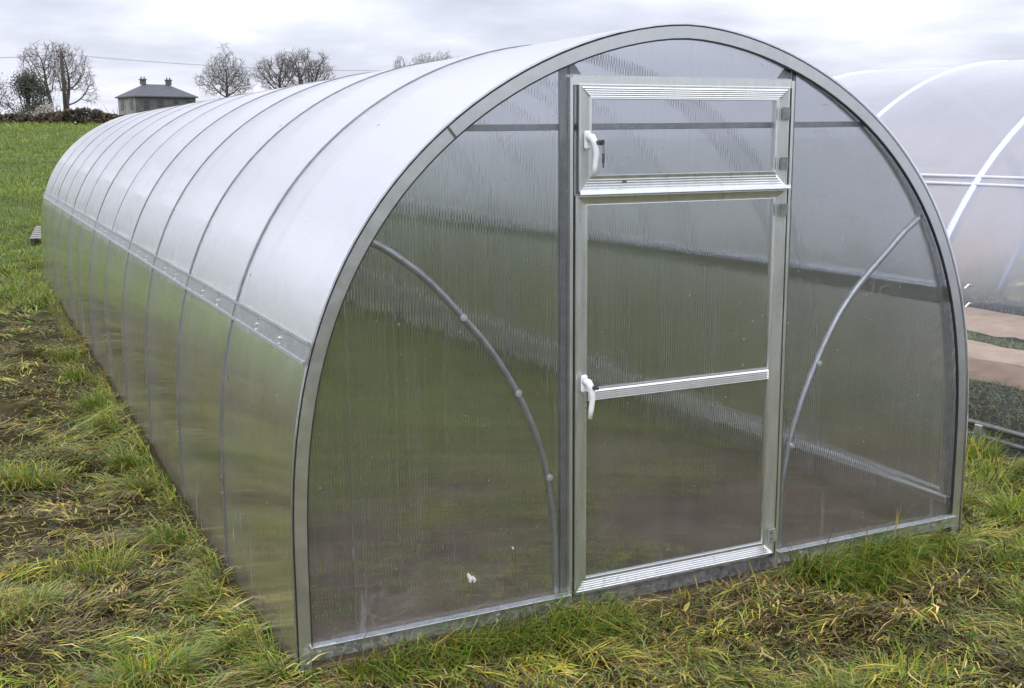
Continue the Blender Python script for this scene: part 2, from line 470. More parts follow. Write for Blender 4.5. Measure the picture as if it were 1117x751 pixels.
# ------------------------------------------------------------------ ground sheet
def ground():
    n = 460
    t = np.linspace(-1, 1, n)
    k = 9.3
    xs = np.sinh(t * k) / math.sinh(k) * 5000 - 1.0
    ys = np.sinh(t * k) / math.sinh(k) * 5000 + 2.5
    # refine the middle: uniform 7 cm out to 8 m, then growing
    def axis(c, half, step, far, ratio):
        a = list(np.arange(0, half, step)); s = step
        while a[-1] < far:
            s *= ratio; a.append(a[-1] + s)
        a = np.array(a)
        return np.r_[-a[:0:-1], a] + c
    xs = axis(-0.5, 5.5, .065, 5000, 1.07)
    ys = axis(1.5, 5.5, .065, 5000, 1.07)
    X, Y = np.meshgrid(xs, ys)
    Z = gz(X, Y)
    V = np.c_[X.ravel(), Y.ravel(), Z.ravel()]
    nx, ny = len(xs), len(ys)
    i = np.arange(nx - 1)[None, :] + np.arange(ny - 1)[:, None] * nx
    F = np.stack([i, i + 1, i + 1 + nx, i + nx], -1).reshape(-1, 4)
    me = bpy.data.meshes.new('ground')
    me.vertices.add(len(V)); me.vertices.foreach_set('co', V.ravel())
    me.loops.add(F.size); me.loops.foreach_set('vertex_index', F.ravel().astype(np.int32))
    me.polygons.add(len(F)); me.polygons.foreach_set('loop_start', np.arange(0, F.size, 4, dtype=np.int32))
    me.polygons.foreach_set('use_smooth', np.ones(len(F), bool))
    me.update(calc_edges=True); me.validate()
    me.materials.append(M_GROUND)
    o = bpy.data.objects.new('ground', me); COL.objects.link(o)
    tag(o, kind='structure', label='rough grassy field rising to a hedge behind the greenhouse')
ground()

# ------------------------------------------------------------------ greenhouse
A_, H_, ZC, NX, MZ = 1.5, 2.117, 0.296, 1.745, 2.668
BAY, NB = 1.0405, 12
LEN = BAY * NB
def arch(off=0.0, n=48, z0=-0.04):
    """points (x,z) of the arch from left foot to right foot, moved inward by off"""
    t = np.linspace(0, PI, n * 8)
    c, s = np.cos(t), np.sin(t)
    x = -A_ * np.sign(c) * np.abs(c) ** (2 / NX); z = ZC + (H_ - ZC) * np.abs(s) ** (2 / MZ)
    zl = np.linspace(z0, ZC, 12)[:-1]
    x = np.r_[-A_ + 0 * zl, x, A_ + 0 * zl]; z = np.r_[zl, z, zl[::-1]]
    d = np.r_[0, np.cumsum(np.hypot(np.diff(x), np.diff(z)))]
    q = np.linspace(0, d[-1], 2 * n + 1)
    x = np.interp(q, d, x); z = np.interp(q, d, z)
    if off:
        tx = np.gradient(x); tz = np.gradient(z); l = np.hypot(tx, tz)
        x, z = x + tz / l * off, z - tx / l * off
    z[0] = z[-1] = z0
    return [(float(a), float(b)) for a, b in zip(x, z)]
def arch_x(z, off=0.0):
    pts = arch(off)
    h = len(pts) // 2
    return float(np.interp(z, [p[1] for p in pts[:h + 1]], [-p[0] for p in pts[:h + 1]]))

GH = empty('polycarbonate_greenhouse', (0, 0.03, 0))
tag(GH, 'long arched clear polycarbonate greenhouse with grey metal framed door and vent', 'greenhouse')

def strip_ring(mb, inner, outer, y0, y1):
    """closed band between two arch outlines, from y0 to y1"""
    n = len(inner)
    vs = []
    for (xi, zi), (xo, zo) in zip(inner, outer):
        vs += [(xo, y0, zo), (xi, y0, zi), (xi, y1, zi), (xo, y1, zo)]
    fs = []
    for i in range(n - 1):
        a = i * 4; b = a + 4
        for j in range(4):
            fs.append((a + j, a + (j + 1) % 4, b + (j + 1) % 4, b + j))
    fs.append((0, 1, 2, 3)); fs.append(tuple(4 * (n - 1) + j for j in (3, 2, 1, 0)))
    mb.add(vs, fs)

def cover_panel(y0, y1):
    """one bent sheet: separate outer and inner skins plus rims, so shading stays crisp"""
    mb = MB()
    o = arch(0.0, 40); i = arch(0.006, 40)
    n = len(o)
    ny = 2
    for pts, flipf in ((o, False), (i, True)):
        vs = []; fs = []
        for (x, z) in pts:
            for q in range(ny): vs.append((x, y0 + (y1 - y0) * q / (ny - 1), z))
        for a in range(n - 1):
            for q in range(ny - 1):
                k = a * ny + q
                f = (k, k + ny, k + ny + 1, k + 1)
                fs.append(f if flipf else f[::-1])
        mb.add(vs, fs)
    for yy, fl in ((y0, True), (y1, False)):
        vs = []; fs = []
        for (a, b) in zip(o, i):
            vs += [(a[0], yy, a[1]), (b[0], yy, b[1])]
        for a in range(n - 1):
            f = (2 * a, 2 * a + 1, 2 * a + 3, 2 * a + 2)
            fs.append(f if fl else f[::-1])
        mb.add(vs, fs)
    for idx, s in ((0, 1), (n - 1, -1)):
        mb.add([(o[idx][0], y0, o[idx][1]), (o[idx][0], y1, o[idx][1]), (i[idx][0], y1, i[idx][1]), (i[idx][0], y0, i[idx][1])], [(0, 1, 2, 3)])
    ob = mb.build('cover_sheet', M_PCROOF, GH, smooth=True, recalc=False)
    me = ob.data
    for p in me.polygons:
        if p.index >= 2 * (n - 1) * (ny - 1): p.use_smooth = False
    # orient outward
    return ob
STRAPS = [2, 4, 6, 8, 10]
bounds = [(-0.034, 2 * BAY)] + [(k * BAY, (k + 2) * BAY) for k in (2, 4, 6, 8)] + [(10 * BAY, LEN + 0.034)]
for (a, b) in bounds:
    cover_panel(a + (0.0015 if a > 0 else 0), b - 0.0015)

# arch ribs under the cover and steel straps over it
ribm = MB()
ro, ri = arch(0.0085, 36), arch(0.0335, 36)
strip_ring(ribm, ri, ro, -0.0125, 0.0125)
rib0 = ribm.build('arch_rib', M_GALV, GH)
rib0.location = (0, 0.06, 0)
for k in range(1, NB + 1):
    dup(rib0, GH, (0, k * BAY if k < NB else LEN - 0.06, 0))
sm = MB()
strip_ring(sm, arch(-0.0005, 44), arch(-0.0058, 44), -0.0095, 0.0095)
for sgn in (-1, 1):
    for i_ in (3, 9):
        pass
strap0 = sm.build('cover_strap', M_GALVD, GH)
first = True
for k in (1, 2, 3, 4, 6, 8, 10):
    if first:
        strap0.location = (0, k * BAY, 0); first = False
    else:
        dup(strap0, GH, (0, k * BAY, 0))

sm2 = MB()
strip_ring(sm2, arch(-0.0005, 44), arch(-0.003, 44), -0.005, 0.005)
strap1 = sm2.build('cover_strap', M_GALVD, GH)
for i, k in enumerate((5, 7, 9, 11)):
    if i == 0: strap1.location = (0, k * BAY, 0)
    else: dup(strap1, GH, (0, k * BAY, 0))

fx = MB()
fx.disc((-A_ - .0055, 0, .30), (-1, 0, 0), .006, .003, 9)
fx0 = fx.build('rib_screw', M_MID, GH)
fx0.location = (0, BAY, 0)
for k in range(1, NB):
    for q in (0, .045):
        if k > 1 or q: dup(fx0, GH, (0, k * BAY, q + .03 * math.sin(k * 2.3)))

# end trims: flat bent angle on each end
def end_trim(y, s):
    tb = MB()
    outer = arch(0.013, 44); inner = arch(0.054, 44)
    strip_ring(tb, inner, outer, y, y + s * 0.004)
    lip_i = arch(0.016, 44)
    strip_ring(tb, lip_i, outer, y + s * 0.004, y + s * 0.03)
    sb = MB()
    strip_ring(sb, arch(0.0595, 44), arch(0.0535, 44), y + s * 0.001, y + s * 0.012)
    strip_ring(sb, arch(0.0125, 44), arch(0.0075, 44), y + s * 0.003, y + s * 0.02)  # outer black ring stands in for the shade in the gap
    o = tb.build('end_trim', M_TRIM, GH)
    sb.build('seal_and_gap_shade', M_BLACK, o)
    return o
end_trim(-0.030, 1)
end_trim(LEN + 0.030, -1)
# trim joint plates
jp = arch(0.010, 44)
for frac in (0.335,):
    i_ = int(frac * (len(jp) - 1))
    o1 = arch(0.012, 44); i1 = arch(0.055, 44)
    mb = MB()
    a, b, c, d = o1[i_], i1[i_], i1[i_ + 1], o1[i_ + 1]
    f = 0.14
    lerp = lambda p, q: (p[0] + (q[0] - p[0]) * f, p[1] + (q[1] - p[1]) * f)
    c2, d2 = lerp(b, c), lerp(a, d)
    vs = [(p[0], y, p[1]) for y in (-0.0312, -0.0295) for p in (a, b, c2, d2)]
    mb.add(vs, [(0, 1, 2, 3), (7, 6, 5, 4), (0, 4, 5, 1), (1, 5, 6, 2), (2, 6, 7, 3), (3, 7, 4, 0)])
    mb.build('trim_joint', M_DARK, GH)

# end walls ----------------------------------------------------------
YS = -0.012          # front of the end sheet
def sheet(name, poly, y, th=0.006, mat=None, parent=GH):
    """flat sheet cut to a polygon (x,z)"""
    mb = MB()
    n = len(poly)
    front = [(p[0], y, p[1]) for p in poly]; back = [(p[0], y + th, p[1]) for p in poly]
    mb.add(front + back, [tuple(range(n)), tuple(range(2 * n - 1, n - 1, -1))] + [(i, (i + 1) % n, (i + 1) % n + n, i + n) for i in range(n)])
    return mb.build(name, mat or M_PCEND, parent)
arc_in = arch(0.030, 60)
def arc_between(x0, x1):
    """arch outline points with x between x0 and x1 (upper part), left to right, ends interpolated"""
    pts = arc_in
    def zat(x):
        return arch_z(x)
    xs_ = [x0] + [p[0] for p in pts if x0 + 1e-3 < p[0] < x1 - 1e-3 and p[1] > 0.5] + [x1]
    return [(x, zat(x)) for x in xs_]
_ax = [p[0] for p in arc_in if p[1] > ZC]; _az = [p[1] for p in arc_in if p[1] > ZC]
def arch_z(x): return float(np.interp(x, _ax, _az))
PL, PR = -0.462, 0.478      # edges of the door opening
SEAM = -1.285
ZB = 0.012
left_arc = [p for p in arc_in if p[0] < SEAM - 1e-3]
sheet('end_sheet', [(left_arc[0][0], ZB)] + [p for p in left_arc if p[1] > ZB] + [(SEAM - .001, arch_z(SEAM - .001)), (SEAM - .001, ZB)], YS)
mid = arc_between(SEAM + .001, PL - .012)
sheet('end_sheet', [(SEAM + .001, ZB)] + mid + [(PL - .012, ZB)], YS)
ra = arc_between(PR + .012, 1.38)
rr = [p for p in arc_in if p[0] > 1.38]
sheet('end_sheet', [(PR + .012, ZB)] + ra + [p for p in rr if p[1] > ZB] + [(rr[-1][0], ZB)], YS)
ta = arc_between(PL - .006, PR + .006)
sheet('end_sheet', [(PL - .006, 1.925)] + ta + [(PR + .006, 1.925)], YS)
# rear wall: two sheets and the rear door pane
full = [p for p in arc_in if p[1] > ZB]
lw = [p for p in full if p[0] < 0]; rw = [p for p in full if p[0] > 0]
sheet('end_sheet', [(lw[0][0], ZB)] + lw + [(-.001, arch_z(0)), (-.001, ZB)], LEN + .006)
sheet('end_sheet', [(.001, ZB), (.001, arch_z(0))] + rw + [(rw[-1][0], ZB)], LEN + .006)

def bar(name, p0, p1, sx, sy, mat, parent=GH, up=(0, 1, 0), bevel=0.0015):
    """rectangular section from p0 to p1"""
    mb = MB()
    mb.tube([p0, p1], 1.0, ring=[(-sx / 2, -sy / 2), (sx / 2, -sy / 2), (sx / 2, sy / 2), (-sx / 2, sy / 2)], up0=up)
    return mb.build(name, mat, parent, bevel=bevel)

# door posts: square tube behind the sheets plus a jamb profile with dark gaps
for s, x in ((-1, -0.4875), (1, 0.4965)):
    bar('door_post', (x, 0.006, 0.0), (x, 0.006, arch_z(x) + .004), 0.024, 0.022, M_GALVD)
bar('door_post', (-0.494, LEN - .02, 0), (-0.494, LEN - .02, arch_z(-.494)), 0.03, 0.03, M_GALVD)
bar('door_post', (0.503, LEN - .02, 0), (0.503, LEN - .02, arch_z(.503)), 0.03, 0.03, M_GALVD)
for x in (-0.4685, 0.4775):
    bar('door_jamb', (x, -0.016, 0.0), (x, -0.016, 1.922), 0.012, 0.030, M_ALU)
for x in (-0.4565, 0.4695):
    bar('door_gap_shade', (x, -0.006, 0.05), (x, -0.006, 1.905), 0.008, 0.03, M_BLACK)  # black bars put in for the shaded gaps beside the door
bar('door_head', (-0.462, -0.018, 1.911), (0.4715, -0.018, 1.911), 0.034, 0.018, M_ALU)
# corner gussets above the head
for x, s in ((-0.4765, 1), (0.4855, -1)):
    mb = MB()
    vs = [(gx, gy, gz_) for gy in (0.0, 0.006) for (gx, gz_) in ((x, 1.932), (x + s * .06, 1.932), (x, 2.005))]
    mb.add(vs, [(0, 1, 2), (5, 4, 3), (0, 3, 4, 1), (1, 4, 5, 2), (2, 5, 3, 0)])
    mb.build('gusset', M_GALVD, GH)
# cross bar behind the sheets
zt = 1.752
bar('transom', (-arch_x(zt, .03), 0.030, zt), (arch_x(zt, .03), 0.030, zt + .012), 0.022, 0.022, M_GALVD, up=(0, 1, 0))
bar('transom', (-arch_x(zt, .03), LEN - .03, zt), (arch_x(zt, .03), LEN - .03, zt), 0.022, 0.022, M_GALVD, up=(0, 1, 0))
# curved braces
LB = [(-1.206, 1.403), (-1.12, 1.355), (-0.995, 1.258), (-0.873, 1.126), (-0.766, 0.998), (-0.669, 0.843), (-0.59, 0.669), (-0.547, 0.521), (-0.522, 0.352), (-0.513, 0.175), (-0.512, 0.03)]
RB = [(1.190, 1.390), (1.10, 1.325), (1.02, 1.254), (0.883, 1.132), (0.771, 0.998), (0.673, 0.824), (0.602, 0.665), (0.550, 0.501), (0.522, 0.343), (0.515, 0.191), (0.515, 0.04)]
def smooth_pts(P, k=5):
    P = [Vector((a, 0, b)) for a, b in P]; out = []
    for i in range(len(P) - 1):
        p0, p1, p2, p3 = P[max(i - 1, 0)], P[i], P[i + 1], P[min(i + 2, len(P) - 1)]
        for j in range(k):
            t = j / k
            out.append(0.5 * ((2 * p1) + (p2 - p0) * t + (2 * p0 - 5 * p1 + 4 * p2 - p3) * t * t + (3 * p1 - p0 - 3 * p2 + p3) * t ** 3))
    return out + [P[-1]]
bolt_mb = MB()
bolt_mb.disc((0, 0, 0), (0, -1, 0), 0.0135, 0.002, 14)
bolt_mb.disc((0, -0.002, 0), (0, -1, 0), 0.0065, 0.005, 6)
def bolt(at, parent, mat=M_GALV):
    o = bolt_mb.build('bolt', mat, parent) if not hasattr(bolt, 'me') else bpy.data.objects.new('bolt', bolt.me)
    if hasattr(bolt, 'me'):
        COL.objects.link(o); o.parent = parent
    bolt.me = o.data
    o.location = at
    return o
for P, bl in ((LB, [(-0.873, 1.126), (-0.669, 0.843), (-0.547, 0.521)]), (RB, [(0.673, 0.824), (0.548, 0.501)])):
    mb = MB()
    pts = [Vector((p.x, 0.0078, p.z)) for p in smooth_pts(P)]
    mb.tube(pts, 0.0132, 10, up0=(0, 1, 0))
    b = mb.build('curved_brace', M_MID, GH, smooth=True)
    for (x, z) in bl: bolt((x, YS - .0015, z), b)

# base rails: low steel angle
def base_rail(p0, p1, sx, sy):
    return bar('base_rail', p0, p1, sx, sy, M_GALV)
mb = MB()
for (x0, x1) in ((-1.45, -0.474), (0.484, 1.45)):
    mb = MB()
    mb.box(((x0 + x1) / 2, -0.024, 0.043), (x1 - x0, 0.018, 0.05))
    mb.box(((x0 + x1) / 2, -0.029, 0.0695), (x1 - x0, 0.036, 0.003))
    br = mb.build('base_rail', M_GALV, GH, bevel=0.001)
    for x in ([-1.42, -1.186, -0.765, -0.566] if x0 < 0 else [0.60, 0.95, 1.33]):
        bolt((x, -0.0345, 0.045), br)
mb = MB(); mb.box((0.005, -0.006, 0.022), (0.95, 0.016, 0.05)); mb.build('base_rail', M_GALVD, GH)
for x in (-1.462, 1.462):
    bar('base_rail', (x, 0.02, 0.125), (x, LEN - .02, 0.125), 0.030, 0.030, M_ALU, up=(0, 0, 1))
bar('base_rail', (-1.45, LEN, 0.05), (1.45, LEN, 0.05), 0.03, 0.04, M_GALV, up=(0, 1, 0))

# long side rails: shallow channel over the joint of the lower and upper sheets
def side_rail(s, outside):
    zr = 1.05
    xa, xb = arch_x(zr - .036), arch_x(zr + .036)
    dx, dz = xb - xa, 0.072
    l = math.hypot(dx, dz); ux, uz = dx / l, dz / l     # along the skin
    nx_, nz_ = uz, -ux                                  # outward
    if outside:
        prof = [(0, .0006), (0, .009), (.010, .009), (.013, .0035), (l - .013, .0035), (l - .010, .009), (l, .009), (l, .0006)]
    else:
        prof = [(0, -.009), (0, -.034), (l, -.034), (l, -.009)]
    ring = [(s * (xa + ux * a + nx_ * b), zr - .036 + uz * a + nz_ * b) for a, b in prof]
    n = len(ring)
    y0, y1 = (-.026, LEN + .026) if outside else (0.075, LEN - .075)
    mb = MB()
    vs = [(x, y0, z) for x, z in ring] + [(x, y1, z) for x, z in ring]
    mb.add(vs, [(i, (i + 1) % n, (i + 1) % n + n, i + n) for i in range(n)])
    if outside:
        for k in (0, n):
            mb.f += [(k, k + 1, k + 2, k + 3), (k, k + 3, k + 4, k + 7), (k + 4, k + 5, k + 6, k + 7)]
    else:
        mb.f += [(0, 1, 2, 3), (4, 5, 6, 7)]
    rail = mb.build('side_rail', M_MID if outside else M_GALV, GH)
    if outside and s < 0:
        outw = Vector((-nx_, 0, nz_)); along = Vector((-ux, 0, uz))
        base = Vector((-arch_x(zr), 0, zr)) + outw * .0035
        cm = MB()
        cm.disc(base, outw, 0.0075, 0.003, 10)
        cm.disc(base + outw * .003, outw, 0.0045, 0.005, 6)
        for q in (-.020, .020):
            cm.disc(base + along * q, outw, 0.004, 0.004, 8)
        c0 = cm.build('clip', M_ALU, rail)
        k = 0
        for b_ in range(NB):
            for fr in (0.30, 0.62):
                y = (b_ + fr) * BAY
                if k == 0: c0.location = (0, y, 0)
                else: dup(c0, rail, (0, y, 0))
                k += 1
side_rail(-1, True); side_rail(1, True); side_rail(1, False)

# ---- door and vent --------------------------------------------------
def sash_profile(h_out=0.019, h_in=0.008, teeth=5, saw=0):
    pr = [(0.0, 0.0), (0.0, h_out - .004), (0.04, h_out)]
    u0, u1 = 0.16, 0.86
    pr.append((u0 - .03, h_out))
    for i in range(teeth):
        a = u0 + (u1 - u0) * i / teeth; b = u0 + (u1 - u0) * (i + .5) / teeth
        ha = h_out + (h_in - h_out) * (i / teeth)
        pr.append((a, ha - .006)); pr.append((b, ha + .0005))
    if saw:
        pr = pr[:4]
        for i in range(teeth):
            a = u0 + (u1 - u0) * i / teeth; b = u0 + (u1 - u0) * (i + .88) / teeth; c_ = u0 + (u1 - u0) * (i + .12) / teeth
            hb = h_out + (h_in - h_out) * (i / teeth) * (1 if saw < 0 else .5)
            if saw > 0: pr += [(a, hb - .0022), (b, hb + .001)]
            else: pr += [(c_, hb + .001), (b, hb - .0065)]
    pr.append((u1, h_in + .002)); pr.append((0.97, h_in + .003)); pr.append((1.0, h_in - .002)); pr.append((1.0, -0.004))
    return pr
def sash(parent, x0, x1, z0, z1, wl, wr, wb, wt, yb, depth=0.0, prof=None, mats=None):
    """mitred frame; each member its own object"""
    inner = (x0 + wl, x1 - wr, z0 + wb, z1 - wt)
    def corner(i, u):
        sx = (x0 + wl * u) if i in (0, 3) else (x1 - wr * u)
        sz = (z0 + wb * u) if i in (0, 1) else (z1 - wt * u)
        return sx, sz
    res = []
    for (i, j, nm) in ((0, 1, 'rail'), (1, 2, 'stile'), (2, 3, 'rail'), (3, 0, 'stile')):
        prof = sash_profile(saw=0 if nm == 'stile' else (-1 if i == 0 else 1))
        mb = MB()
        vs = []
        for k, c in ((0, i), (1, j)):
            for (u, h) in prof:
                x, z = corner(c, u)
                vs.append((x, yb - h - depth, z))
            x, z = corner(c, 1.0); vs.append((x, yb + .012, z))
            x, z = corner(c, 0.0); vs.append((x, yb + .012, z))
        n = len(prof) + 2
        fs = [(a, (a + 1) % n, (a + 1) % n + n, a + n) for a in range(n)]
        fs += [tuple(range(n)), tuple(range(2 * n - 1, n - 1, -1))]
        mb.add(vs, fs)
        res.append(mb.build(nm, M_ALU, parent))
    return res
YD = -0.012
door = MB(); 
door_e = empty('door', (0, 0, 0)); door_e.parent = GH
sash(door_e, -0.452, 0.4655, 0.060, 1.522, 0.052, 0.058, 0.055, 0.036, YD)
# middle rail with ribs
mbm = MB()
vs = []; zc0, zc1 = 0.787, 0.830
prof = []
nt_ = 5
prof.append((zc0, 0.002)); prof.append((zc0, 0.014))
for i in range(nt_):
    a = zc0 + .003 + (zc1 - zc0 - .006) * i / nt_; b = zc0 + .003 + (zc1 - zc0 - .006) * (i + .5) / nt_
    prof.append((a + .0008, .019)); prof.append((a + (b - a) * 1.8, .0125))
prof.append((zc1, 0.014)); prof.append((zc1, 0.002))
for x in (-0.3995, 0.407):
    for z, h in prof: vs.append((x, YD - h, z))
    for z in (zc1, zc0): vs.append((x, YD + .012, z))
n = len(prof) + 2
mbm.add(vs, [(a, (a + 1) % n, (a + 1) % n + n, a + n) for a in range(n)] + [tuple(range(n)), tuple(range(2 * n - 1, n - 1, -1))])
mbm.build('rail', M_ALU, door_e)
sheet('pane', [(-.404, .108), (-.404, .7935), (.411, .7935), (.411, .108)], YD + .0, 0.006, parent=door_e)
sheet('pane', [(-.404, .824), (-.404, 1.492), (.411, 1.492), (.411, .824)], YD + .0, 0.006, parent=door_e)
vent_e = empty('vent_window', (0, 0, 0)); vent_e.parent = GH
sash(vent_e, -0.442, 0.4605, 1.526, 1.899, 0.055, 0.058, 0.064, 0.050, YD, depth=0.004)
sheet('pane', [(-.392, 1.584), (-.392, 1.854), (.408, 1.854), (.408, 1.584)], YD - .003, 0.006, parent=vent_e)
# projecting drip lip of the vent's bottom rail
mb = MB()
mb.tube([(-0.446, YD - .030, 1.532), (0.464, YD - .030, 1.532)], 1.0, ring=[(-.009, -.007), (.011, -.007), (.008, .006), (-.009, .004)], up0=(0, 0, 1))
mb.build('drip_lip', M_ALU, vent_e)
# black corner pads in the glazing
for (x, z) in ((-.386, 1.846), (.398, 1.846)):
    pass

def handle(parent, x, z, key=False):
    y = YD - .022
    mb = MB()
    mb.box((x, y - .008, z - .028), (0.026, 0.016, 0.064))
    a = mb.build('handle_plate', M_WHITE, parent, bevel=0.006)
    lv = MB()
    P = [(x, y - .014, z - .018), (x + .003, y - .034, z - .02), (x + .010, y - .043, z - .040), (x + .014, y - .045, z - .075), (x + .010, y - .043, z - .115), (x + .006, y - .040, z - .150)]
    lv.tube(P, [0.014, 0.0145, 0.0135, 0.0105, 0.0098, 0.0085], 10)
    b = lv.build('handle_lever', M_WHITE, parent, smooth=True)
    lk = MB(); lk.disc((x + .014, y - .052, z - .036), (0.3, -1, 0), 0.0085, 0.008, 10)
    lk.disc((x + .027, y - .046, z - .040), (0.3, -1, 0), 0.006, 0.01, 8)
    lk.build('lock', M_DARK, parent)
    if key:
        kk = MB()
        kk.box((x + .029, y - .060, z - .035), (0.003, 0.022, 0.016))
        kk.tube([(x + .029, y - .066, z - .04), (x + .032, y - .064, z - .062), (x + .031, y - .063, z - .07)], 0.0014, 5)
        kk.box((x + .031, y - .062, z - .088), (0.003, 0.014, 0.032))
        kk.box((x + .032, y - .060, z - .110), (0.003, 0.007, 0.022))
        kk.build('key', M_DARK, parent)
handle(vent_e, -0.413, 1.738, True)
handle(door_e, -0.423, 0.885, False)

def hinge(parent, x, z, h=.046, w_=.026, screws=False):
    mb = MB()
    mb.box((x, YD - .027, z), (w_, .006, h))
    mb.tube([(x + .016, YD - .026, z - h / 2), (x + .016, YD - .026, z + h / 2)], .006, 8)
    o = mb.build('hinge', M_GALV if screws else M_GALVD, parent, bevel=0.0)
    if screws:
        for dz in (-.012, .012):
            s_ = MB(); s_.disc((x - .003, YD - .030, z + dz), (0, -1, 0), .004, .002, 8)
            s_.build('screw', M_DARK, parent)
for z in (1.802, 1.618): hinge(vent_e, 0.4365, z)
hinge(door_e, 0.441, 1.444)
hinge(door_e, 0.441, 0.147, .052, .026, True)
# weep hole / catch on the vent's bottom rail
mb = MB(); mb.box((-.262, YD - .026, 1.566), (.016, .006, .006)); mb.build('catch', M_DARK, vent_e)
# clip bolts on the right trim and corner brackets
for (x, z) in ((1.452, 1.09), (1.462, 1.01)):
    mb = MB()
    mb.tube([(x - .03, -.036, z - .01), (x - .012, -.040, z + .006), (x + .006, -.036, z + .002)], .003, 6)
    mb.build('wire_clip', M_ALU, GH)
for s in (-1, 1):
    mb = MB()
    mb.box((s * 1.40, -0.037, .062), (.07, .003, .028))
    mb.build('corner_bracket', M_GALV, GH)
for (x, z, r) in ((-.873, .198, .016), (-.855, .19, .012), (-.70, .28, .006)):
    mb = MB(); mb.tube([(x, YS - .004, z + r), (x + r * .6, YS - .005, z - r * .2), (x + r * .5, YS - .004, z - r)], [r * .3, r * .55, r * .3], 5)
    mb.build('mud_flake', M_FLAKE, GH)

# ------------------------------------------------------------------ second tunnel (polythene)
PT = empty('polythene_tunnel', (4.88, 0, 0))
tag(PT, 'white hazy polythene film tunnel with pale hoops standing to the right of the clear greenhouse', 'polytunnel')
W2, H2, XC = 2.2, 2.26, 4.88
def hoop(off=0.0, n=40, z0=-.03):
    t = np.linspace(0, PI, n + 1)
    x = -(W2 - off) * np.cos(t); z = (H2 - off) * np.sin(t)
    z[0] = z[-1] = z0
    return list(zip(x, z))
Y20, Y21 = -2.4, 16.0
mb = MB()
hp = hoop(0, 48)
ysl = np.linspace(Y20, Y21, 30)
rng = np.random.RandomState(3)
vs = []
for y in ysl:
    for i, (x, z) in enumerate(hp):
        sag = 0.012 * math.sin((y - 0.23) / 1.32 * 2 * PI) if 0 < i < len(hp) - 1 else 0
        r = math.hypot(x, z) or 1
        vs.append((x * (1 - sag * .4), y, z * (1 - sag * .4)))
n = len(hp)
mb.add(vs, [(a * n + i, a * n + i + 1, (a + 1) * n + i + 1, (a + 1) * n + i) for a in range(len(ysl) - 1) for i in range(n - 1)])
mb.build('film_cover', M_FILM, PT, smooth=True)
for y in (Y20, Y21):
    mb = MB()
    mb.add([(x, y, z) for x, z in hp], [tuple(range(n))])
    mb.build('film_end', M_FILM, PT)
hm = MB()
hm.tube([(x, 0, z) for x, z in hoop(.014, 40)], 0.032, 8, up0=(0, 1, 0))
h0 = hm.build('hoop', M_WTUBE, PT, smooth=True)
yh = [0.23 + 1.32 * k for k in range(-1, 12)]
for i, y in enumerate(yh):
    if i == 0: h0.location = (0, y, 0)
    else: dup(h0, PT, (0, y, 0))
# a brace hoop set a little inside the film
mb = MB(); mb.tube([(x, 1.15 - .12 * (z / 2.2), z) for x, z in hoop(.08, 40) if x < 0 and .7 < z < 2.0], 0.022, 8, up0=(0, 1, 0)); mb.build('brace', M_WTUBE, PT, smooth=True)
for s in (-1, 1):
    for dz in (0.0, 0.045):
        zr = 1.425 + dz
        xr = (W2 + .006) * math.sqrt(1 - (zr / (H2 + .006)) ** 2)
        mb = MB(); mb.tube([(s * xr, Y20 + .05, zr), (s * xr, Y21 - .05, zr)], .009, 8); mb.build('crop_bar', M_WTUBE, PT, smooth=True)
    for zr, xo in (((0.055, .01), (0.125, .018)) if s < 0 else ()):
        mb = MB(); mb.tube([(s * (W2 + xo), Y20, zr), (s * (W2 + xo), Y21, zr)], .019, 8); mb.build('base_rail', M_DARK, PT, smooth=True)
cl_ = MB(); cl_.box((-W2 - .03, 0, .07), (.05, .05, .12)); c0 = cl_.build('rail_bracket', M_GALV, PT, bevel=.004)
for i, y in enumerate([0.93 + 1.32 * k for k in range(-2, 8)]):
    if i == 0: c0.location = (0, y, 0)
    else: dup(c0, PT, (0, y, 0))
# bare sandy beds inside it
def bed(x0, x1, mat, h, seed):
    nx, ny = 14, 90
    xs = np.linspace(x0, x1, nx); ys = np.linspace(Y20 + .3, Y21 - .3, ny)
    X, Y = np.meshgrid(xs, ys)
    u = (X - x0) / (x1 - x0)
    edge = (fbm(Y / .8, X * 0, seed, 2) - .5) * .2
    Z = h * np.clip(np.sin(np.clip(u, 0, 1) * PI) * 2.2, 0, 1) + (fbm(X / .2, Y / .2, seed + 3, 2) - .5) * .05 - .03 + .02
    X = X + edge
    V = np.c_[X.ravel(), Y.ravel(), Z.ravel()]
    F = [(a * nx + i, a * nx + i + 1, (a + 1) * nx + i + 1, (a + 1) * nx + i) for a in range(ny - 1) for i in range(nx - 1)]
    mb = MB(); mb.add(V.tolist(), F)
    o = mb.build('soil_bed', mat, None, smooth=True)
    return o
tag(bed(5.72, 6.6, M_SAND, .05, 5), label='far strip of pale bare sandy soil inside the film tunnel', kind='structure')
tag(bed(4.70, 5.28, M_SAND, .04, 8), label='near strip of pale bare sandy soil inside the film tunnel', kind='structure')
tag(bed(4.15, 4.72, M_SAND2, .04, 12), label='orange brown damp soil strip beside the near pale bed in the film tunnel', kind='structure')

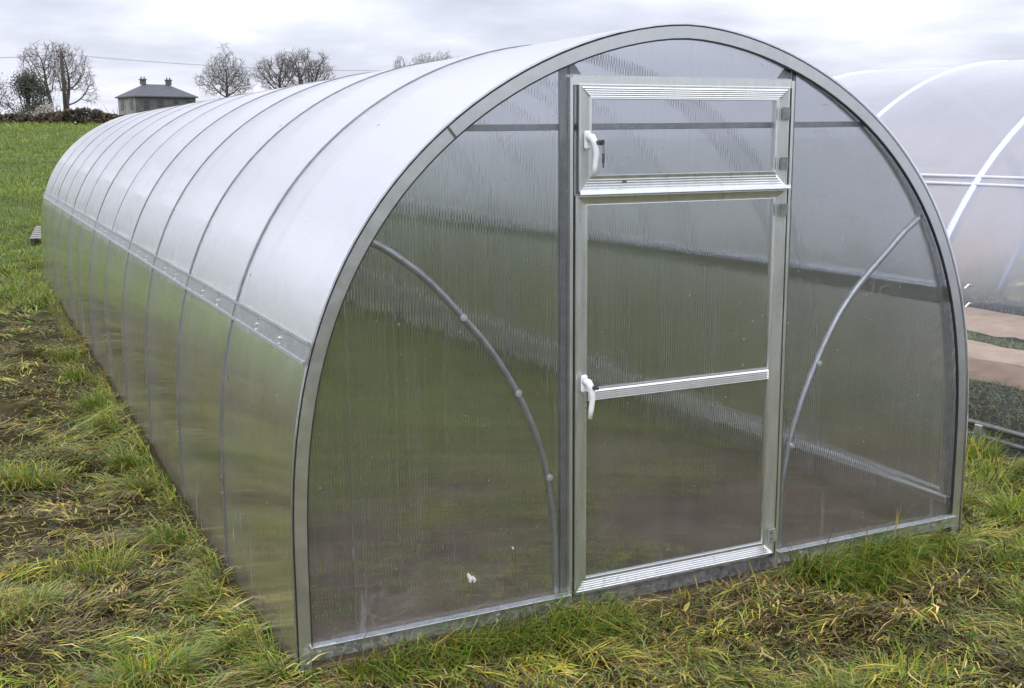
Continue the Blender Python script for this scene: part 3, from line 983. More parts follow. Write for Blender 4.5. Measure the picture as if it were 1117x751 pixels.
# ------------------------------------------------------------------ pallet at the far end
PA = empty('wooden_pallet', (-.86, 17.5, float(gz(-.86, 17.5))), -0.16)
tag(PA, 'grey slatted wooden pallet lying on the grass beyond the far left greenhouse corner', 'pallet')
TL = math.radians(7)
R_ = Matrix.Rotation(TL, 3, 'X')
slm = MB(); slm.box((0, 0, 0), (1.0, .085, .02))
s0 = slm.build('slat', M_WOOD, PA, bevel=.003)
for i in range(7):
    o = s0 if i == 0 else dup(s0, PA)
    o.location = R_ @ Vector((0, -.48 + i * .16, .065)) + Vector((0, 0, .11)); o.rotation_euler = (TL, 0, 0)
bm_ = MB(); bm_.box((0, 0, 0), (.08, 1.05, .10))
b0 = bm_.build('bearer', M_POLE, PA)
for i, x in enumerate((-.45, 0, .45)):
    o = b0 if i == 0 else dup(b0, PA)
    o.location = R_ @ Vector((x, 0, 0)) + Vector((0, 0, .11)); o.rotation_euler = (TL, 0, 0)

# ------------------------------------------------------------------ background
def at(az, D):
    return CAM.x + D * math.sin(az), CAM.y + D * math.cos(az)

def bare_tree(az, D, lobes, label, group=None, stems=((0.0, 0.0),), seed=1, twigmat=None, natt=1200, step=.27, fork=.28, trunk_r=.2):
    """branches grown into the crown: lobes are (x, z, rx, rz) in metres over the foot, seen from the greenhouse"""
    r = np.random.RandomState(seed)
    x, y = at(az, D)
    z = float(hill(x, y)) - .2
    root = empty('bare_tree', (x, y, z), -az)
    tag(root, label, 'tree', group)
    vol = np.array([a[2] ** 2 * a[3] for a in lobes]); pick = r.choice(len(lobes), natt, p=vol / vol.sum())
    q = r.normal(size=(natt, 3)); q /= np.linalg.norm(q, axis=1)[:, None]; q *= (r.rand(natt) ** .40)[:, None]
    Lb = np.array(lobes)[pick]
    dep = np.maximum(Lb[:, 2] * .75, 1.0)
    att = np.c_[Lb[:, 0] + q[:, 0] * Lb[:, 2], q[:, 1] * dep, Lb[:, 1] + q[:, 2] * Lb[:, 3]]
    gap = vnoise(att[:, 0] / .9 + 50, att[:, 2] / .9 + 50, seed)
    att = att[gap > .22]; natt = len(att)
    zlow = (att[:, 2]).min()
    pts = []; par = []; flare = None
    H = att[:, 2].max()
    for sx, lean in stems:
        if len(stems) > 1 and sx != stems[0][0]: flare = ((stems[0][0], .05 * math.cos(0), .12), (sx, .05 * math.cos(0), .12))
        prev = -1; hh = max(zlow * .9, H * fork)
        k = max(3, int(hh / step))
        for i in range(k + 1):
            t = i / k
            pts.append((sx + lean * hh * t + .05 * math.sin(i * 1.3 + seed), .05 * math.cos(i * 1.1), hh * t)); par.append(prev); prev = len(pts) - 1
    P = np.array(pts); par = list(par)
    alive = np.ones(natt, bool)
    near = np.full(natt, -1); nd = np.full(natt, 1e9)
    d = np.linalg.norm(att[:, None] - P[None], axis=2); near = d.argmin(1); nd = d.min(1)
    for it in range(90):
        a = np.where(alive)[0]
        if len(a) == 0: break
        v = att[a] - P[near[a]]; v /= np.linalg.norm(v, axis=1)[:, None] + 1e-9
        acc = np.zeros_like(P); np.add.at(acc, near[a], v)
        src = np.unique(near[a])
        dirs = acc[src] + r.normal(0, .18, (len(src), 3)) + np.array([0, 0, .10])
        dirs /= np.linalg.norm(dirs, axis=1)[:, None] + 1e-9
        new = P[src] + dirs * step
        k0 = len(P); P = np.r_[P, new]; par += list(src)
        d = np.linalg.norm(att[a][:, None] - new[None], axis=2); j = d.argmin(1); dm = d.min(1)
        up = dm < nd[a]
        nd[a[up]] = dm[up]; near[a[up]] = k0 + j[up]
        alive &= nd > step * 1.05
        if len(P) > 8000: break
    n = len(P); par = np.array(par)
    rad = np.zeros(n); kids = np.zeros(n, int)
    for i in range(n - 1, -1, -1):
        if rad[i] == 0: rad[i] = .012 ** 2.1
        if par[i] >= 0: rad[par[i]] += rad[i]; kids[par[i]] += 1
    rad = rad ** (1 / 2.1)
    rad = np.minimum(rad * (trunk_r / rad.max()), trunk_r); rad = np.maximum(rad, .011)
    trunk = MB(); crown = MB()
    def seg(mb, a, b, ra, rb, sides):
        a = Vector(a); b = Vector(b); t = (b - a)
        if t.length < 1e-6: return
        t.normalize(); s1 = t.orthogonal().normalized(); s2 = t.cross(s1)
        vs = [p + (s1 * math.cos(2 * PI * k / sides) + s2 * math.sin(2 * PI * k / sides)) * rr for p, rr in ((a, ra), (b, rb)) for k in range(sides)]
        mb.add(vs, [(k, (k + 1) % sides, (k + 1) % sides + sides, k + sides) for k in range(sides)])
    for i in range(n):
        if par[i] < 0: continue
        big = rad[i] > .055
        seg(trunk if big else crown, P[par[i]], P[i], rad[par[i]] if big else max(rad[i], min(rad[par[i]], rad[i] * 1.4)), rad[i], 6 if big else 3)
    if flare: seg(trunk, flare[0], flare[1], .22, .22, 6)
    # fine twigs on the outer branches
    outer = np.where((rad < .03))[0]
    for i in outer:
        base = P[i]; d0 = P[i] - P[par[i]]
        for k in range(3):
            dd = d0 / (np.linalg.norm(d0) + 1e-9) + r.normal(0, .55, 3) + np.array([0, 0, .02])
            dd /= np.linalg.norm(dd); L = r.uniform(.3, .8)
            m_ = base + dd * L * .5; e = m_ + (dd + r.normal(0, .3, 3)) * L * .5
            seg(crown, base, m_, .013, .010, 3); seg(crown, m_, e, .010, .005, 3)
    trunk.build('trunk', M_BARK, root, smooth=True, recalc=False)
    crown.build('crown', twigmat or M_TWIG, root, recalc=False)
    return root

bare_tree(.0735, 140, [(-1.5, 6.0, 2.2, 3.1), (1.5, 6.2, 2.5, 2.9), (3.4, 4.2, 1.3, 2.1), (.2, 7.4, 2.0, 1.9), (.2, 5.4, 1.6, 1.8), (-2.6, 7.2, 1.2, 1.4)], 'large bare twin stemmed tree on the hedge line behind the dark utility pole', stems=((-.35, -.12), (.75, .14)), seed=4, natt=2400, trunk_r=.21)
bare_tree(.2075, 150, [(0, 5.6, 3.9, 1.9), (0, 7.0, 2.7, 2.2), (0, 8.9, 1.1, 1.5)], 'bare pointed tree with fine ascending twigs just right of the slate roofed house', seed=11, natt=1500, trunk_r=.21)
bare_tree(.2510, 152, [(-.4, 6.7, 2.9, 2.3), (.6, 7.6, 2.0, 1.9)], 'left tree of the broad bare dark clump right of the pointed tree', 'broad bare trees behind the greenhouse roof', stems=((.3, -.04),), seed=21, natt=1500, trunk_r=.24)
bare_tree(.2735, 150, [(.3, 7.2, 3.2, 2.6), (1.6, 6.4, 2.2, 1.9), (-1.2, 7.6, 1.8, 2.0)], 'right tree of the broad bare dark clump right of the pointed tree', 'broad bare trees behind the greenhouse roof', stems=((-.5, -.03), (.5, .05)), seed=33, natt=1800, trunk_r=.22)
for az, lobes, sd_, lb in [
        (.3545, [(0, 10.6, 1.5, 3.2)], 41, 'small round bare tree standing apart at the left of the distant copse'),
        (.3735, [(-.6, 10.4, 2.4, 3.6), (.8, 11.4, 2.2, 3.1)], 43, 'tallest bare tree in the middle of the distant copse above the greenhouse roof'),
        (.3915, [(0, 11.2, 2.4, 3.6), (-1.2, 10.2, 1.8, 3.2)], 45, 'bare tree on the right shoulder of the distant copse above the greenhouse roof'),
        (.4035, [(0, 10.4, 1.8, 3.2)], 47, 'last bare tree at the right end of the distant copse above the greenhouse roof')]:
    bare_tree(az, 226, lobes, lb, 'distant copse above the greenhouse roof', seed=sd_, twigmat=M_TWIG2, natt=1500, step=.30, trunk_r=.2)
bare_tree(.0295, 138, [(0, 3.4, 1.1, 1.7)], 'small bare tree at the far left edge of the hedge', seed=51, natt=350, trunk_r=.1)

def leafy(name, az, D, H, sx, mat, label, cat, count, seed, leaf=.35, flatten=1.0, z0=0.0, stems=True):
    rnd = random.Random(seed)
    x, y = at(az, D)
    root = empty(name, (x, y, float(hill(x, y)) - .2 + z0))
    tag(root, label, cat)
    mb = MB(); st = MB()
    clumps = []
    for i in range(22):
        a = rnd.uniform(0, 2 * PI); t = rnd.random() ** .8
        zc = H * (.12 + .78 * t); r = sx / 2 * (1 - .62 * t) * math.sqrt(rnd.random())
        clumps.append((Vector((r * math.cos(a), r * math.sin(a), zc)), rnd.uniform(.5, 1.0) * sx * .17))
    for i in range(count):
        c, r = rnd.choice(clumps)
        p = c + Vector((rnd.gauss(0, 1), rnd.gauss(0, 1), rnd.gauss(0, 1) * .9)) * r * .62
        if p.z < 0: p.z = rnd.random() * .4
        d1 = Vector((rnd.gauss(0, 1), rnd.gauss(0, 1), rnd.gauss(0, 1))).normalized(); d2 = d1.orthogonal().normalized()
        s = leaf * rnd.uniform(.5, 1.2)
        mb.add([p - d1 * s * .5, p + d2 * s * .28, p + d1 * s * .5, p - d2 * s * .28], [(0, 1, 2, 3)])
    for c, r in clumps:
        b = Vector((c.x * .25, c.y * .25, 0))
        tip = c + Vector((c.x * .2, c.y * .2, r * 1.4))
        st.tube([b, b.lerp(c, .5) + Vector((0, 0, .15)), c, tip], [.09, .06, .04, .012], 4, cap=False)
    st.build('stem', M_BARK, root, recalc=False)['kind'] = 'stuff'
    mb.build('foliage', mat, root, recalc=False)['kind'] = 'stuff'
leafy('evergreen_bush', .0520, 134, 5.3, 6.4, M_IVY, 'dark dense evergreen bush at the left foot of the large bare tree', 'bush', 7800, 5, .22)
leafy('pale_bush', .0665, 128, 2.0, 4.4, M_PALE, 'pale leafless scrub showing over the hedge below the large bare tree', 'bush', 1500, 9, .28)

# hedge across the top of the field
def hedge():
    rnd = np.random.RandomState(12)
    root = empty('field_hedge', (0, 97, float(hill(0, 97))))
    tag(root, 'low ragged brown winter hedge along the top of the field', 'hedge')
    z0 = float(hill(0, 97))
    n = 30000
    x = rnd.uniform(-48, 40, n)
    top = 1.0 + .8 * (fbm(x / 1.9, x * 0, 4, 3) - .5) * 2
    zz_ = rnd.rand(n) ** .8 * top
    y = rnd.normal(0, .42, n) * (1.1 - .4 * zz_ / 1.2)
    P = np.c_[x, y, zz_ + hill(x, 97 + y) - z0]
    d1 = rnd.normal(size=(n, 3)); d1 /= np.linalg.norm(d1, axis=1)[:, None]
    d2 = np.cross(d1, rnd.normal(size=(n, 3))); d2 /= np.linalg.norm(d2, axis=1)[:, None]
    s = rnd.uniform(.10, .26, n)[:, None]
    V = np.stack([P - d1 * s, P + d2 * s * .45, P + d1 * s, P - d2 * s * .45], 1).reshape(-1, 3)
    F = np.arange(n * 4).reshape(-1, 4)
    mb = MB(); mb.v = V.tolist(); mb.f = F.tolist()
    mb.build('foliage', M_HEDGE, root, recalc=False)['kind'] = 'stuff'
    st = MB(); r = random.Random(3)
    for i in range(420):
        xx = r.uniform(-48, 40); yy = r.gauss(0, .3); zb = float(hill(xx, 97 + yy)) - z0
        hgt = r.uniform(.9, 1.75)
        st.tube([(xx, yy, zb), (xx + r.uniform(-.15, .15), yy, zb + hgt * .5), (xx + r.uniform(-.4, .4), yy + r.uniform(-.2, .2), zb + hgt)], [.03, .022, .01], 3, cap=False)
    st.build('stem', M_TWIG, root, recalc=False)['kind'] = 'stuff'
hedge()

# house on the rise
def house():
    D = 190
    x, y = at(.1345, D)
    zg = 3.85
    phi = math.atan2(-(x - CAM.x), (y - CAM.y)) if False else 0
    root = empty('farmhouse', (x, y, zg), -.1345 + .40)
    tag(root, 'grey two storey farmhouse with hipped slate roof and two chimneys on the hill', 'house')
    Lx, Ly, He, Hr = 10.0, 7.2, 5.0, 2.0
    # local: x along the long front, y depth (front at y=0 faces the camera), near left corner at origin
    def wall(p0, p1, mat, name='wall', th=.3):
        a = Vector(p0); b = Vector(p1); t = (b - a).normalized(); nn = Vector((-t.y, t.x, 0))
        mb = MB(); c = (a + b) / 2 + nn * th / 2
        R = Matrix.Rotation(math.atan2(t.y, t.x), 3, 'Z')
        mb.box((c.x, c.y, He / 2 - .5), ((b - a).length, th, He + 1), R)
        return mb.build(name, mat, root)
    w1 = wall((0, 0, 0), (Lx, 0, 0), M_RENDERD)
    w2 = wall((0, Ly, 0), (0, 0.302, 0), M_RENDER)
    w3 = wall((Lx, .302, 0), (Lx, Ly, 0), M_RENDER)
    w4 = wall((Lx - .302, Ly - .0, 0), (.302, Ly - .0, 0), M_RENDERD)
    ov = .35
    mb = MB()
    e = [(-ov, -ov, He), (Lx + ov, -ov, He), (Lx + ov, Ly + ov, He), (-ov, Ly + ov, He)]
    r1, r2_ = (Ly / 2 - .6, Ly / 2, He + Hr), (Lx - Ly / 2 + .6, Ly / 2, He + Hr)
    eb = [(a, b, c - .18) for a, b, c in e]
    mb.add(e + [r1, r2_] + eb, [(0, 1, 5, 4), (1, 2, 5), (2, 3, 4, 5), (3, 0, 4), (0, 6, 7, 1), (1, 7, 8, 2), (2, 8, 9, 3), (3, 9, 6, 0), (9, 8, 7, 6)])
    rf = mb.build('roof', M_SLATE, root)
    for px in (r1[0] - .15, r2_[0] + .15):
        mb = MB(); mb.box((px, Ly / 2, He + Hr + .35), (.8, .6, .9)); mb.box((px, Ly / 2, He + Hr + .72), (1.0, .8, .18))
        mb.build('chimney', M_RENDERD, rf)
        for q in (-.25, .25):
            mb = MB(); mb.tube([(px + q, Ly / 2, He + Hr + .8), (px + q, Ly / 2, He + Hr + 1.15)], [.11, .09], 8); mb.build('chimney_pot', M_RENDERD, rf)
    def window(cx, cy, cz, w_, h_, facing):
        fr = MB(); ps = []
        if facing == 'x':
            fr.box((cx - .02, cy, cz), (.08, w_, h_)); pn = MB()
            for q in (-1, 1): pn.box((cx - .05, cy, cz + q * h_ * .24), (.06, w_ * .84, h_ * .42))
        else:
            fr.box((cx, cy - .02, cz), (w_, .08, h_)); pn = MB()
            for q in (-1, 1): pn.box((cx, cy - .05, cz + q * h_ * .24), (w_ * .84, .06, h_ * .42))
        f = fr.build('window', M_RENDERD, root)
        pn.build('pane', M_GLASSD, f)
    for yy in (1.9, 5.5):
        for zz_ in (1.4, 3.7): window(0, yy, zz_, 1.0, 1.6, 'x')
    for xx in (1.6, 4.0, 6.6, 9.0):
        for zz_ in (1.4, 3.7): window(xx, 0, zz_, 1.0, 1.6, 'y')
house()

# pole and wires
px_, py_ = at(.0795, 130)
pz_ = float(hill(px_, py_))
UP = empty('utility_pole', (px_, py_, pz_))
tag(UP, 'dark wooden utility pole in front of the large bare tree', 'utility pole')
ph_ = 11.05 - pz_
mb = MB(); mb.tube([(0, 0, -.5), (0, 0, ph_)], [.21, .17], 10); mb.build('shaft', M_POLE, UP, smooth=True)
mb = MB(); mb.box((0, 0, ph_ - .45), (.9, .1, .1), Matrix.Rotation(-.5, 3, 'Z')); mb.build('crossarm', M_POLE, UP)
for s in (-.38, .38):
    mb = MB(); mb.tube([(s, -s * .5, ph_ - .4), (s, -s * .5, ph_ - .22)], [.05, .035], 8); mb.build('insulator', M_GALV, UP)
def wire(a, b, sag, r=.010):
    mb = MB()
    pts = []
    for i in range(25):
        t = i / 24
        p = Vector(a).lerp(Vector(b), t); p.z -= sag * 4 * t * (1 - t); pts.append(p)
    mb.tube(pts, r, 4, cap=False)
    return mb
ex, ey = at(.47, 170)
lx, ly = at(-.10, 118)
top = Vector((px_, py_, 11.05 - .25))
WR = empty('overhead_wire', (0, 0, 0))
tag(WR, 'thin overhead wires running from the utility pole across the sky', 'wire')
for s in (-.38, .38):
    o_ = Vector((s, -s * .5, 0))
    w1_ = MB(); 
    m1 = wire(top + o_, Vector((ex, ey, 12.4)) + o_, 1.2); m1.build('wire_span', M_BLACK, WR, recalc=False)
    m2 = wire(top + o_, Vector((lx, ly, 9.6)) + o_, 0.5); m2.build('wire_span', M_BLACK, WR, recalc=False)
EP = empty('utility_pole', (ex, ey, float(hill(ex, ey))))
tag(EP, 'further utility pole hidden behind the greenhouse roof', 'utility pole')
mb = MB(); mb.tube([(0, 0, -.5), (0, 0, 12.5 - float(hill(ex, ey)))], [.19, .15], 10); mb.build('shaft', M_POLE, EP, smooth=True)

# ------------------------------------------------------------------ grass
def blades(name, x, y, length, width, theta, lift, droop, col, label, zoff=None, cat=None, curl=.45):
    n = len(x)
    z = gz(x, y) - .004
    if zoff is not None: z = z + zoff
    dx, dy = np.cos(theta), np.sin(theta)
    t2 = theta + np.random.RandomState(n % 9973).normal(0, curl, n)
    ex_, ey_ = np.cos(t2), np.sin(t2)
    sxv, syv = -dy, dx
    c1, s1 = np.cos(lift), np.sin(lift)
    l2 = lift - droop
    c2, s2 = np.cos(l2), np.sin(l2)
    B = np.c_[x, y, z]
    side = np.c_[sxv, syv, 0 * x] * (width / 2)[:, None]
    h1 = (length * .5)[:, None]
    Mi = B + np.c_[dx * c1, dy * c1, s1] * h1
    Ti = Mi + np.c_[ex_ * c2, ey_ * c2, s2] * h1
    V = np.empty((n, 5, 3), np.float32)
    V[:, 0] = B - side * .8; V[:, 1] = B + side * .8; V[:, 2] = Mi + side; V[:, 3] = Mi - side; V[:, 4] = Ti
    base = np.arange(n, dtype=np.int32)[:, None] * 5
    L = np.concatenate([base + 0, base + 1, base + 2, base + 3, base + 3, base + 2, base + 4], 1).ravel()
    starts = (np.arange(n, dtype=np.int32)[:, None] * 7 + np.array([[0, 4]], np.int32)).ravel()
    me = bpy.data.meshes.new(name)
    me.vertices.add(n * 5); me.vertices.foreach_set('co', V.ravel())
    me.loops.add(len(L)); me.loops.foreach_set('vertex_index', L.astype(np.int32))
    me.polygons.add(2 * n); me.polygons.foreach_set('loop_start', starts)
    me.update(calc_edges=True)
    at_ = me.attributes.new('Col', 'FLOAT_COLOR', 'POINT')
    C4 = np.ones((n, 5, 4), np.float32); C4[:, :, :3] = col[:, None, :]
    C4[:, 4, :3] *= 1.12
    at_.data.foreach_set('color', C4.ravel())
    me.materials.append(M_BLADE)
    o = bpy.data.objects.new(name, me); COL.objects.link(o)
    tag(o, label, cat, kind='stuff')
    return o

PAL = np.array([[0.120, 0.172, 0.026], [0.270, 0.290, 0.036], [0.470, 0.375, 0.050], [0.520, 0.420, 0.150], [0.165, 0.100, 0.040], [0.055, 0.036, 0.013], [0.190, 0.330, 0.035]])
def colours(x, y, w, seed, spread=.30):
    """w: (n,7) weights"""
    r = np.random.RandomState(seed)
    cum = np.cumsum(w / w.sum(1, keepdims=True), 1)
    k = (r.rand(len(x))[:, None] > cum).sum(1).clip(0, 6)
    c = PAL[k] * r.uniform(1 - spread, 1 + spread, (len(x), 1))
    return c
def polar(n, r0, r1, a0, a1, seed, power=1.0):
    r = np.random.RandomState(seed)
    u = r.rand(n)
    if power == 1.0: d = r0 * (r1 / r0) ** u          # density ~ 1/r^2
    else:
        e = 1 - power + 1
        d = (r0 ** e + u * (r1 ** e - r0 ** e)) ** (1 / e)
    a = r.uniform(a0, a1, n)
    return CAM.x + d * np.sin(a), CAM.y + d * np.cos(a), d
def keep_mask(x, y):
    k = ~inside(x, y, .035)
    k &= ~((np.abs(x - XC) < W2 + .05) & (y > Y20) & (y < Y21))
    return k

def mown():
    """wet cut grass lying in matted locks, each lock combed its own way and of its own age"""
    r = np.random.RandomState(2)
    nl = 20500
    lx, ly, d = polar(nl, 1.4, 26, -.60, 1.60, 1)
    k = keep_mask(lx, ly); lx, ly, d = lx[k], ly[k], d[k]; nl = len(lx)
    flow = 2 * PI * fbm(lx / 1.1, ly / 1.1, 31, 2) * 1.4
    lth = flow + r.normal(0, .55, nl)
    low = np.clip((mound(lx, ly) + .045) / .07, 0, 1)            # hollows weighted to dark dead thatch so they look darker
    g = fbm(lx / .50, ly / .50, 41, 3) + r.normal(0, .07, nl)
    o = fbm(lx / .42, ly / .42, 57, 2) + r.normal(0, .08, nl)
    far = np.clip((d - 9) / 8, 0, 1)
    green = np.clip((g - .46) * 6 + .3 * low, 0, 1); dead = np.clip((.51 - g) * 7 + .6 * (1 - low), 0, 1) * (1 - .7 * far); gold = np.clip((o - .57) * 8, 0, 1)
    lw = np.c_[.42 + .9 * green + .6 * far, .30 + .9 * green + .8 * far, .26 + .35 * green + 1.2 * gold, .20 + .30 * dead + .40 * gold, .32 + 1.7 * dead, .18 + 1.0 * dead, .03 + .25 * green + .4 * far]
    lbr = 1.08 * np.exp(r.normal(0, .36, nl)).clip(.42, 1.8); llen = r.gamma(6, .0175, nl).clip(.045, .22) * (.72 + .45 * green); lz = r.rand(nl) ** 1.6 * .050; lift0 = np.abs(r.normal(.02, .11, nl)) + .13 * green * r.rand(nl)
    m = 27
    idx = np.repeat(np.arange(nl), m); n = len(idx)
    th = lth[idx] + r.normal(0, .26, n)
    a = r.normal(0, .035, n); b = r.normal(0, .018, n)
    sc_ = (1 + d[idx] / 14)
    c, s_ = np.cos(lth[idx]), np.sin(lth[idx])
    x = lx[idx] + (a * c - b * s_) * sc_; y = ly[idx] + (a * s_ + b * c) * sc_
    kk = keep_mask(x, y); x, y, th, idx = x[kk], y[kk], th[kk], idx[kk]; n = len(x)
    col = colours(x, y, lw[idx], 3) * lbr[idx][:, None]
    L = llen[idx] * r.uniform(.45, 1.1, n) * (1 + d[idx] / 40)
    wd = r.uniform(.0022, .0052, n) * np.where(r.rand(n) < .05, 2.0, 1.0) * (1 + d[idx] / 14)
    lift = lift0[idx] + np.abs(r.normal(.0, .15, n)) + .03
    blades('mown_grass', x, y, L, wd, th, lift, r.uniform(.1, .9, n) * (.4 + lift), col, 'flattened matted cut grass lying over the field in front and left of the greenhouse', lz[idx] + r.rand(n) * .012)
    # loose bits: short straw and stalks thrown every way, and scraps of thatch
    n = 270000
    x, y, d = polar(n, 1.4, 12, -.60, 1.60, 8)
    k = keep_mask(x, y); x, y, d = x[k], y[k], d[k]; n = len(x)
    g = fbm(x / .50, y / .50, 41, 3)
    w = np.c_[.5 + 0 * g, .4 + 0 * g, .25 + 0 * g, .35 + 0 * g, .9 + 0 * g, .8 + 0 * g, .05 + 0 * g]
    blades('loose_cuttings', x, y, r.gamma(3, .022, n).clip(.02, .2), r.uniform(.0018, .0050, n) * (1 + d / 14), r.uniform(0, 2 * PI, n), r.normal(.08, .22, n), r.uniform(-.2, .6, n), colours(x, y, w, 5), 'loose straw and dead stalks scattered over the cut grass', r.rand(n) ** 1.5 * .05)
mown()

def leaves():
    r = np.random.RandomState(77)
    n = 9000
    x, y, d = polar(n, 1.5, 12, -.32, 1.50, 18)
    k = keep_mask(x, y) & (fbm(x / .6, y / .6, 73, 2) > .42); x, y, d = x[k], y[k], d[k]; n = len(x)
    w = np.tile(np.array([.5, .35, .12, .25, .9, .5, .2]), (n, 1))
    blades('broad_leaf', x, y, r.uniform(.03, .085, n), r.uniform(.008, .019, n), r.uniform(0, 2 * PI, n), r.normal(.12, .25, n), r.uniform(-.2, .9, n), colours(x, y, w, 78), 'broad dock and dead leaves lying among the cut grass', r.rand(n) ** 1.3 * .055)
leaves()

def door_litter():
    r = np.random.RandomState(83)
    n = 3600
    x = r.uniform(-.55, .62, n); y = -.035 - np.abs(r.normal(0, .10, n))
    w = np.tile(np.array([.4, .3, .3, .5, 1.0, .7, .05]), (n, 1))
    blades('loose_cuttings', x, y, r.gamma(3, .02, n).clip(.02, .13), r.uniform(.002, .006, n), r.uniform(0, 2 * PI, n), np.abs(r.normal(.15, .3, n)), r.uniform(-.1, .9, n), colours(x, y, w, 84), 'dead straw and torn grass lying along the door sill', r.rand(n) * .035)
door_litter()

def field():
    n = 230000
    x, y, d = polar(n, 13, 112, -.34, .36, 5)
    k = keep_mask(x, y) & (y < 96)
    x, y, d = x[k], y[k], d[k]; n = len(x)
    r = np.random.RandomState(6)
    th = r.uniform(0, 2 * PI, n)
    p = fbm(x / .9, y / .9, 61, 3); b = fbm(x / 6, y / 6, 66, 2)
    g = np.clip((p - .42) * 5, 0, 1)
    w = np.c_[.9 - .2 * g, .6 * g + .5, .12 * g + .12 * b, .02 + .05 * b, .10 * (1 - g), .05 * (1 - g), .7 + .3 * g]
    st = fbm(x / 5 + y / 9, y / 1.6, 68, 3)
    col = colours(x, y, w, 7, .12); col = col * .55 + col.mean(0) * .45
    col = col * (0.30 + .30 * g + .75 * st)[:, None]
    L = r.uniform(.07, .15, n) * (1 + d / 55) * (.6 + .9 * g)
    wd = r.uniform(.005, .010, n) * (1 + d / 14) * .55
    lift = r.uniform(.35, 1.2, n); droop = r.uniform(.2, .9, n)
    blades('field_grass', x, y, L, wd, th, lift, droop, col, 'short green pasture grass rising to the hedge', None)
field()

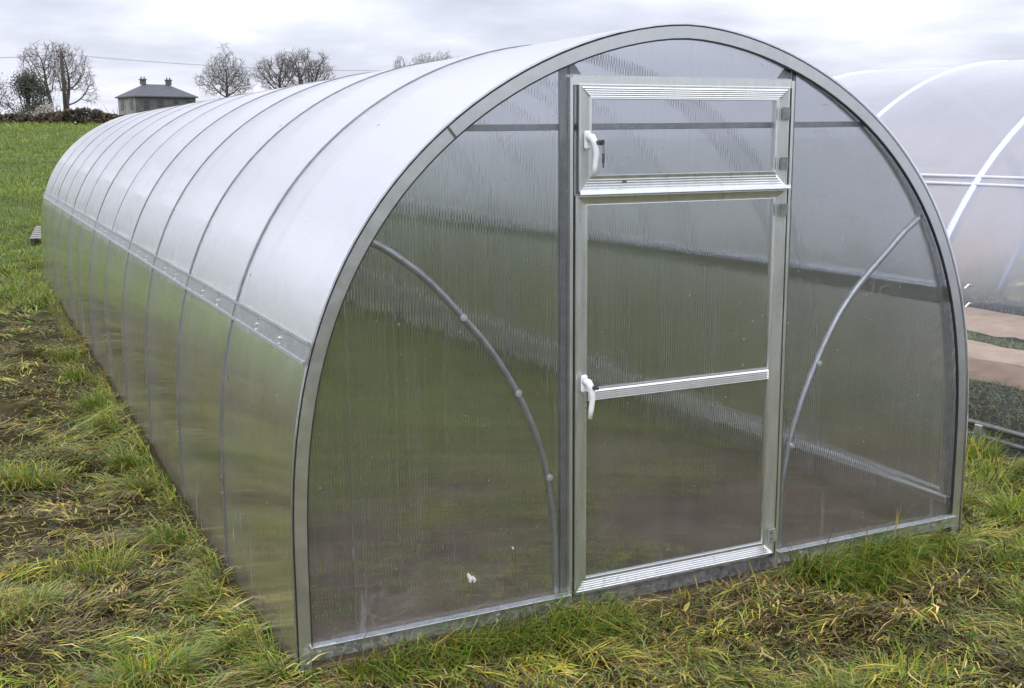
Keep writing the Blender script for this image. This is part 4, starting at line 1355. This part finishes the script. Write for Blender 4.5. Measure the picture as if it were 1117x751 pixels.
def tufts():
    r = np.random.RandomState(9)
    spots = [(-.62, -.15, .13, 1.3), (-.45, -.12, .11, 1.1), (-1.05, -.12, .13, .95), (-1.25, -.14, .11, .8), (-.85, -.14, .10, .7), (.72, -.10, .13, 1.5), (.55, -.09, .08, 1.2), (.95, -.10, .13, 1.4), (1.2, -.12, .10, 1.0), (.80, -.22, .12, 1.0),
             (-1.60, .25, .05, .9), (-1.62, .75, .05, .7), (-1.66, 1.5, .07, .9), (-1.64, 2.3, .07, .8), (-1.66, 2.75, .07, 1.1), (-1.68, 3.6, .07, 1.1), (-1.68, 4.3, .07, 1.2), (-1.70, 5.3, .08, 1.0), (-1.70, 6.2, .08, 1.0),
             (1.75, .3, .10, 1.0), (1.9, .05, .12, 1.0), (2.2, .5, .14, .9), (2.45, .8, .10, .9), (1.62, .55, .05, 1.0), (1.2, -.75, .2, .7), (1.55, -.4, .2, .8), (-2.4, .9, .2, .6), (-3.0, 1.9, .25, .6), (-2.2, 2.6, .2, .7), (-1.95, .2, .15, .8), (0.1, -1.0, .2, .5), (-2.0, 1.3, .15, .7)]
    X = []; Y = []; S = []; TH = []
    for (cx, cy_, rad, s) in spots:
        m = int(520 * (rad / .1) ** .8)
        a = r.uniform(0, 2 * PI, m); q = rad * np.sqrt(r.rand(m)) * r.uniform(.7, 1.3)
        px, py = cx + q * np.cos(a) * 1.2, cy_ + q * np.sin(a) * .75
        X.append(px); Y.append(py); S.append(np.full(m, s)); TH.append(a + r.normal(0, .7, m))
    # ragged fringe along the foot of the walls
    m = 5200
    py = -.05 + 11.5 * r.rand(m) ** 1.6; px = -1.53 - np.abs(r.normal(0, .045, m)); sel = fbm(py / .35, px * 0, 91, 2) + .25 * r.rand(m) > .52
    X.append(px[sel]); Y.append(py[sel]); S.append(r.uniform(.3, .75, sel.sum())); TH.append(r.uniform(0, 2 * PI, sel.sum()))
    m = 3600
    px = r.uniform(-1.5, 1.6, m); py = -.045 - np.abs(r.normal(0, .04, m)); sel = (fbm(px / .3, py * 0, 93, 2) + .25 * r.rand(m) > .55) & ((px < -.5) | (px > .5))
    X.append(px[sel]); Y.append(py[sel]); S.append(r.uniform(.3, .8, sel.sum())); TH.append(r.uniform(0, 2 * PI, sel.sum()))
    # scattered short regrowth
    m = 42000
    px, py, d = polar(m, 1.5, 16, -.3, 1.45, 15)
    sel = fbm(px / .4, py / .4, 71, 3) + .25 * r.rand(m) > .66
    X.append(px[sel]); Y.append(py[sel]); S.append(np.full(sel.sum(), .55)); TH.append(r.uniform(0, 2 * PI, sel.sum()))
    x = np.concatenate(X); y = np.concatenate(Y); s = np.concatenate(S); th = np.concatenate(TH)
    # lean away from the walls
    nearl = (x < -1.5) & (x > -1.8); th = np.where(nearl, PI + r.normal(0, .8, len(x)), th)
    front = (y < 0) & (y > -.25) & (np.abs(x) < 1.5); th = np.where(front, -PI / 2 + r.normal(0, .9, len(x)), th)
    k = keep_mask(x, y); x, y, s, th = x[k], y[k], s[k], th[k]; n = len(x)
    bright = np.clip(s - .6, 0, 1)
    w = np.c_[.7 + 0 * s, .9 + 0 * s, .32 + .1 * s, .18 - .1 * bright, .10 + 0 * s, .05 + 0 * s, .55 + 1.9 * bright]
    col = colours(x, y, w, 17)
    L = r.gamma(7, .019, n).clip(.05, .26) * (.50 + .68 * s)
    blades('grass_tuft', x, y, L, r.uniform(.0026, .0052, n), th, r.uniform(.5, 1.35, n), r.uniform(.3, 1.3, n), col, 'taller fresh green grass tufts along the foot of the greenhouse', None)
tufts()

def indoor():
    n = 60000
    r = np.random.RandomState(23)
    x = r.uniform(-1.42, 1.42, n); y = .1 + 12.2 * r.rand(n) ** 1.25
    p = fbm(x / .5, y / .5, 81, 3)
    k = r.rand(n) < np.clip((y * .22 + p * 1.3 - .75) * 1.6, .03, 1)
    x, y, p = x[k], y[k], p[k]; n = len(x)
    w = np.c_[.6 + 0 * p, 1.0 + 0 * p, .35 + 0 * p, .2 + 0 * p, .12 + 0 * p, .05 + 0 * p, .9 + 0 * p]
    col = colours(x, y, w, 29)
    blades('indoor_grass', x, y, r.uniform(.05, .13, n), r.uniform(.005, .010, n), r.uniform(0, 2 * PI, n), r.uniform(.2, 1.0, n), r.uniform(.2, .9, n), col, 'thin grass over bare soil on the floor inside the greenhouse', None)
    n = 60000
    x = r.uniform(2.75, 7.0, n); y = r.uniform(-2.3, 8, n)
    onbed = ((x > 4.15) & (x < 5.30)) | ((x > 5.66) & (x < 6.5))
    x = np.r_[x[~onbed], r.uniform(5.30, 5.68, 7000)]; y = np.r_[y[~onbed], r.uniform(-2, 7, 7000)]; n = len(x); p = 0 * x
    w = np.c_[1.0 + p, .9 + p, .1 + p, .04 + p, .10 + p, .05 + p, .9 + p]
    blades('indoor_grass', x, y, r.uniform(.04, .10, n), r.uniform(.005, .010, n), r.uniform(0, 2 * PI, n), r.uniform(.1, .8, n), r.uniform(.2, .9, n), colours(x, y, w, 31), 'dark green grass growing beside the sandy beds in the film tunnel', None)
indoor()
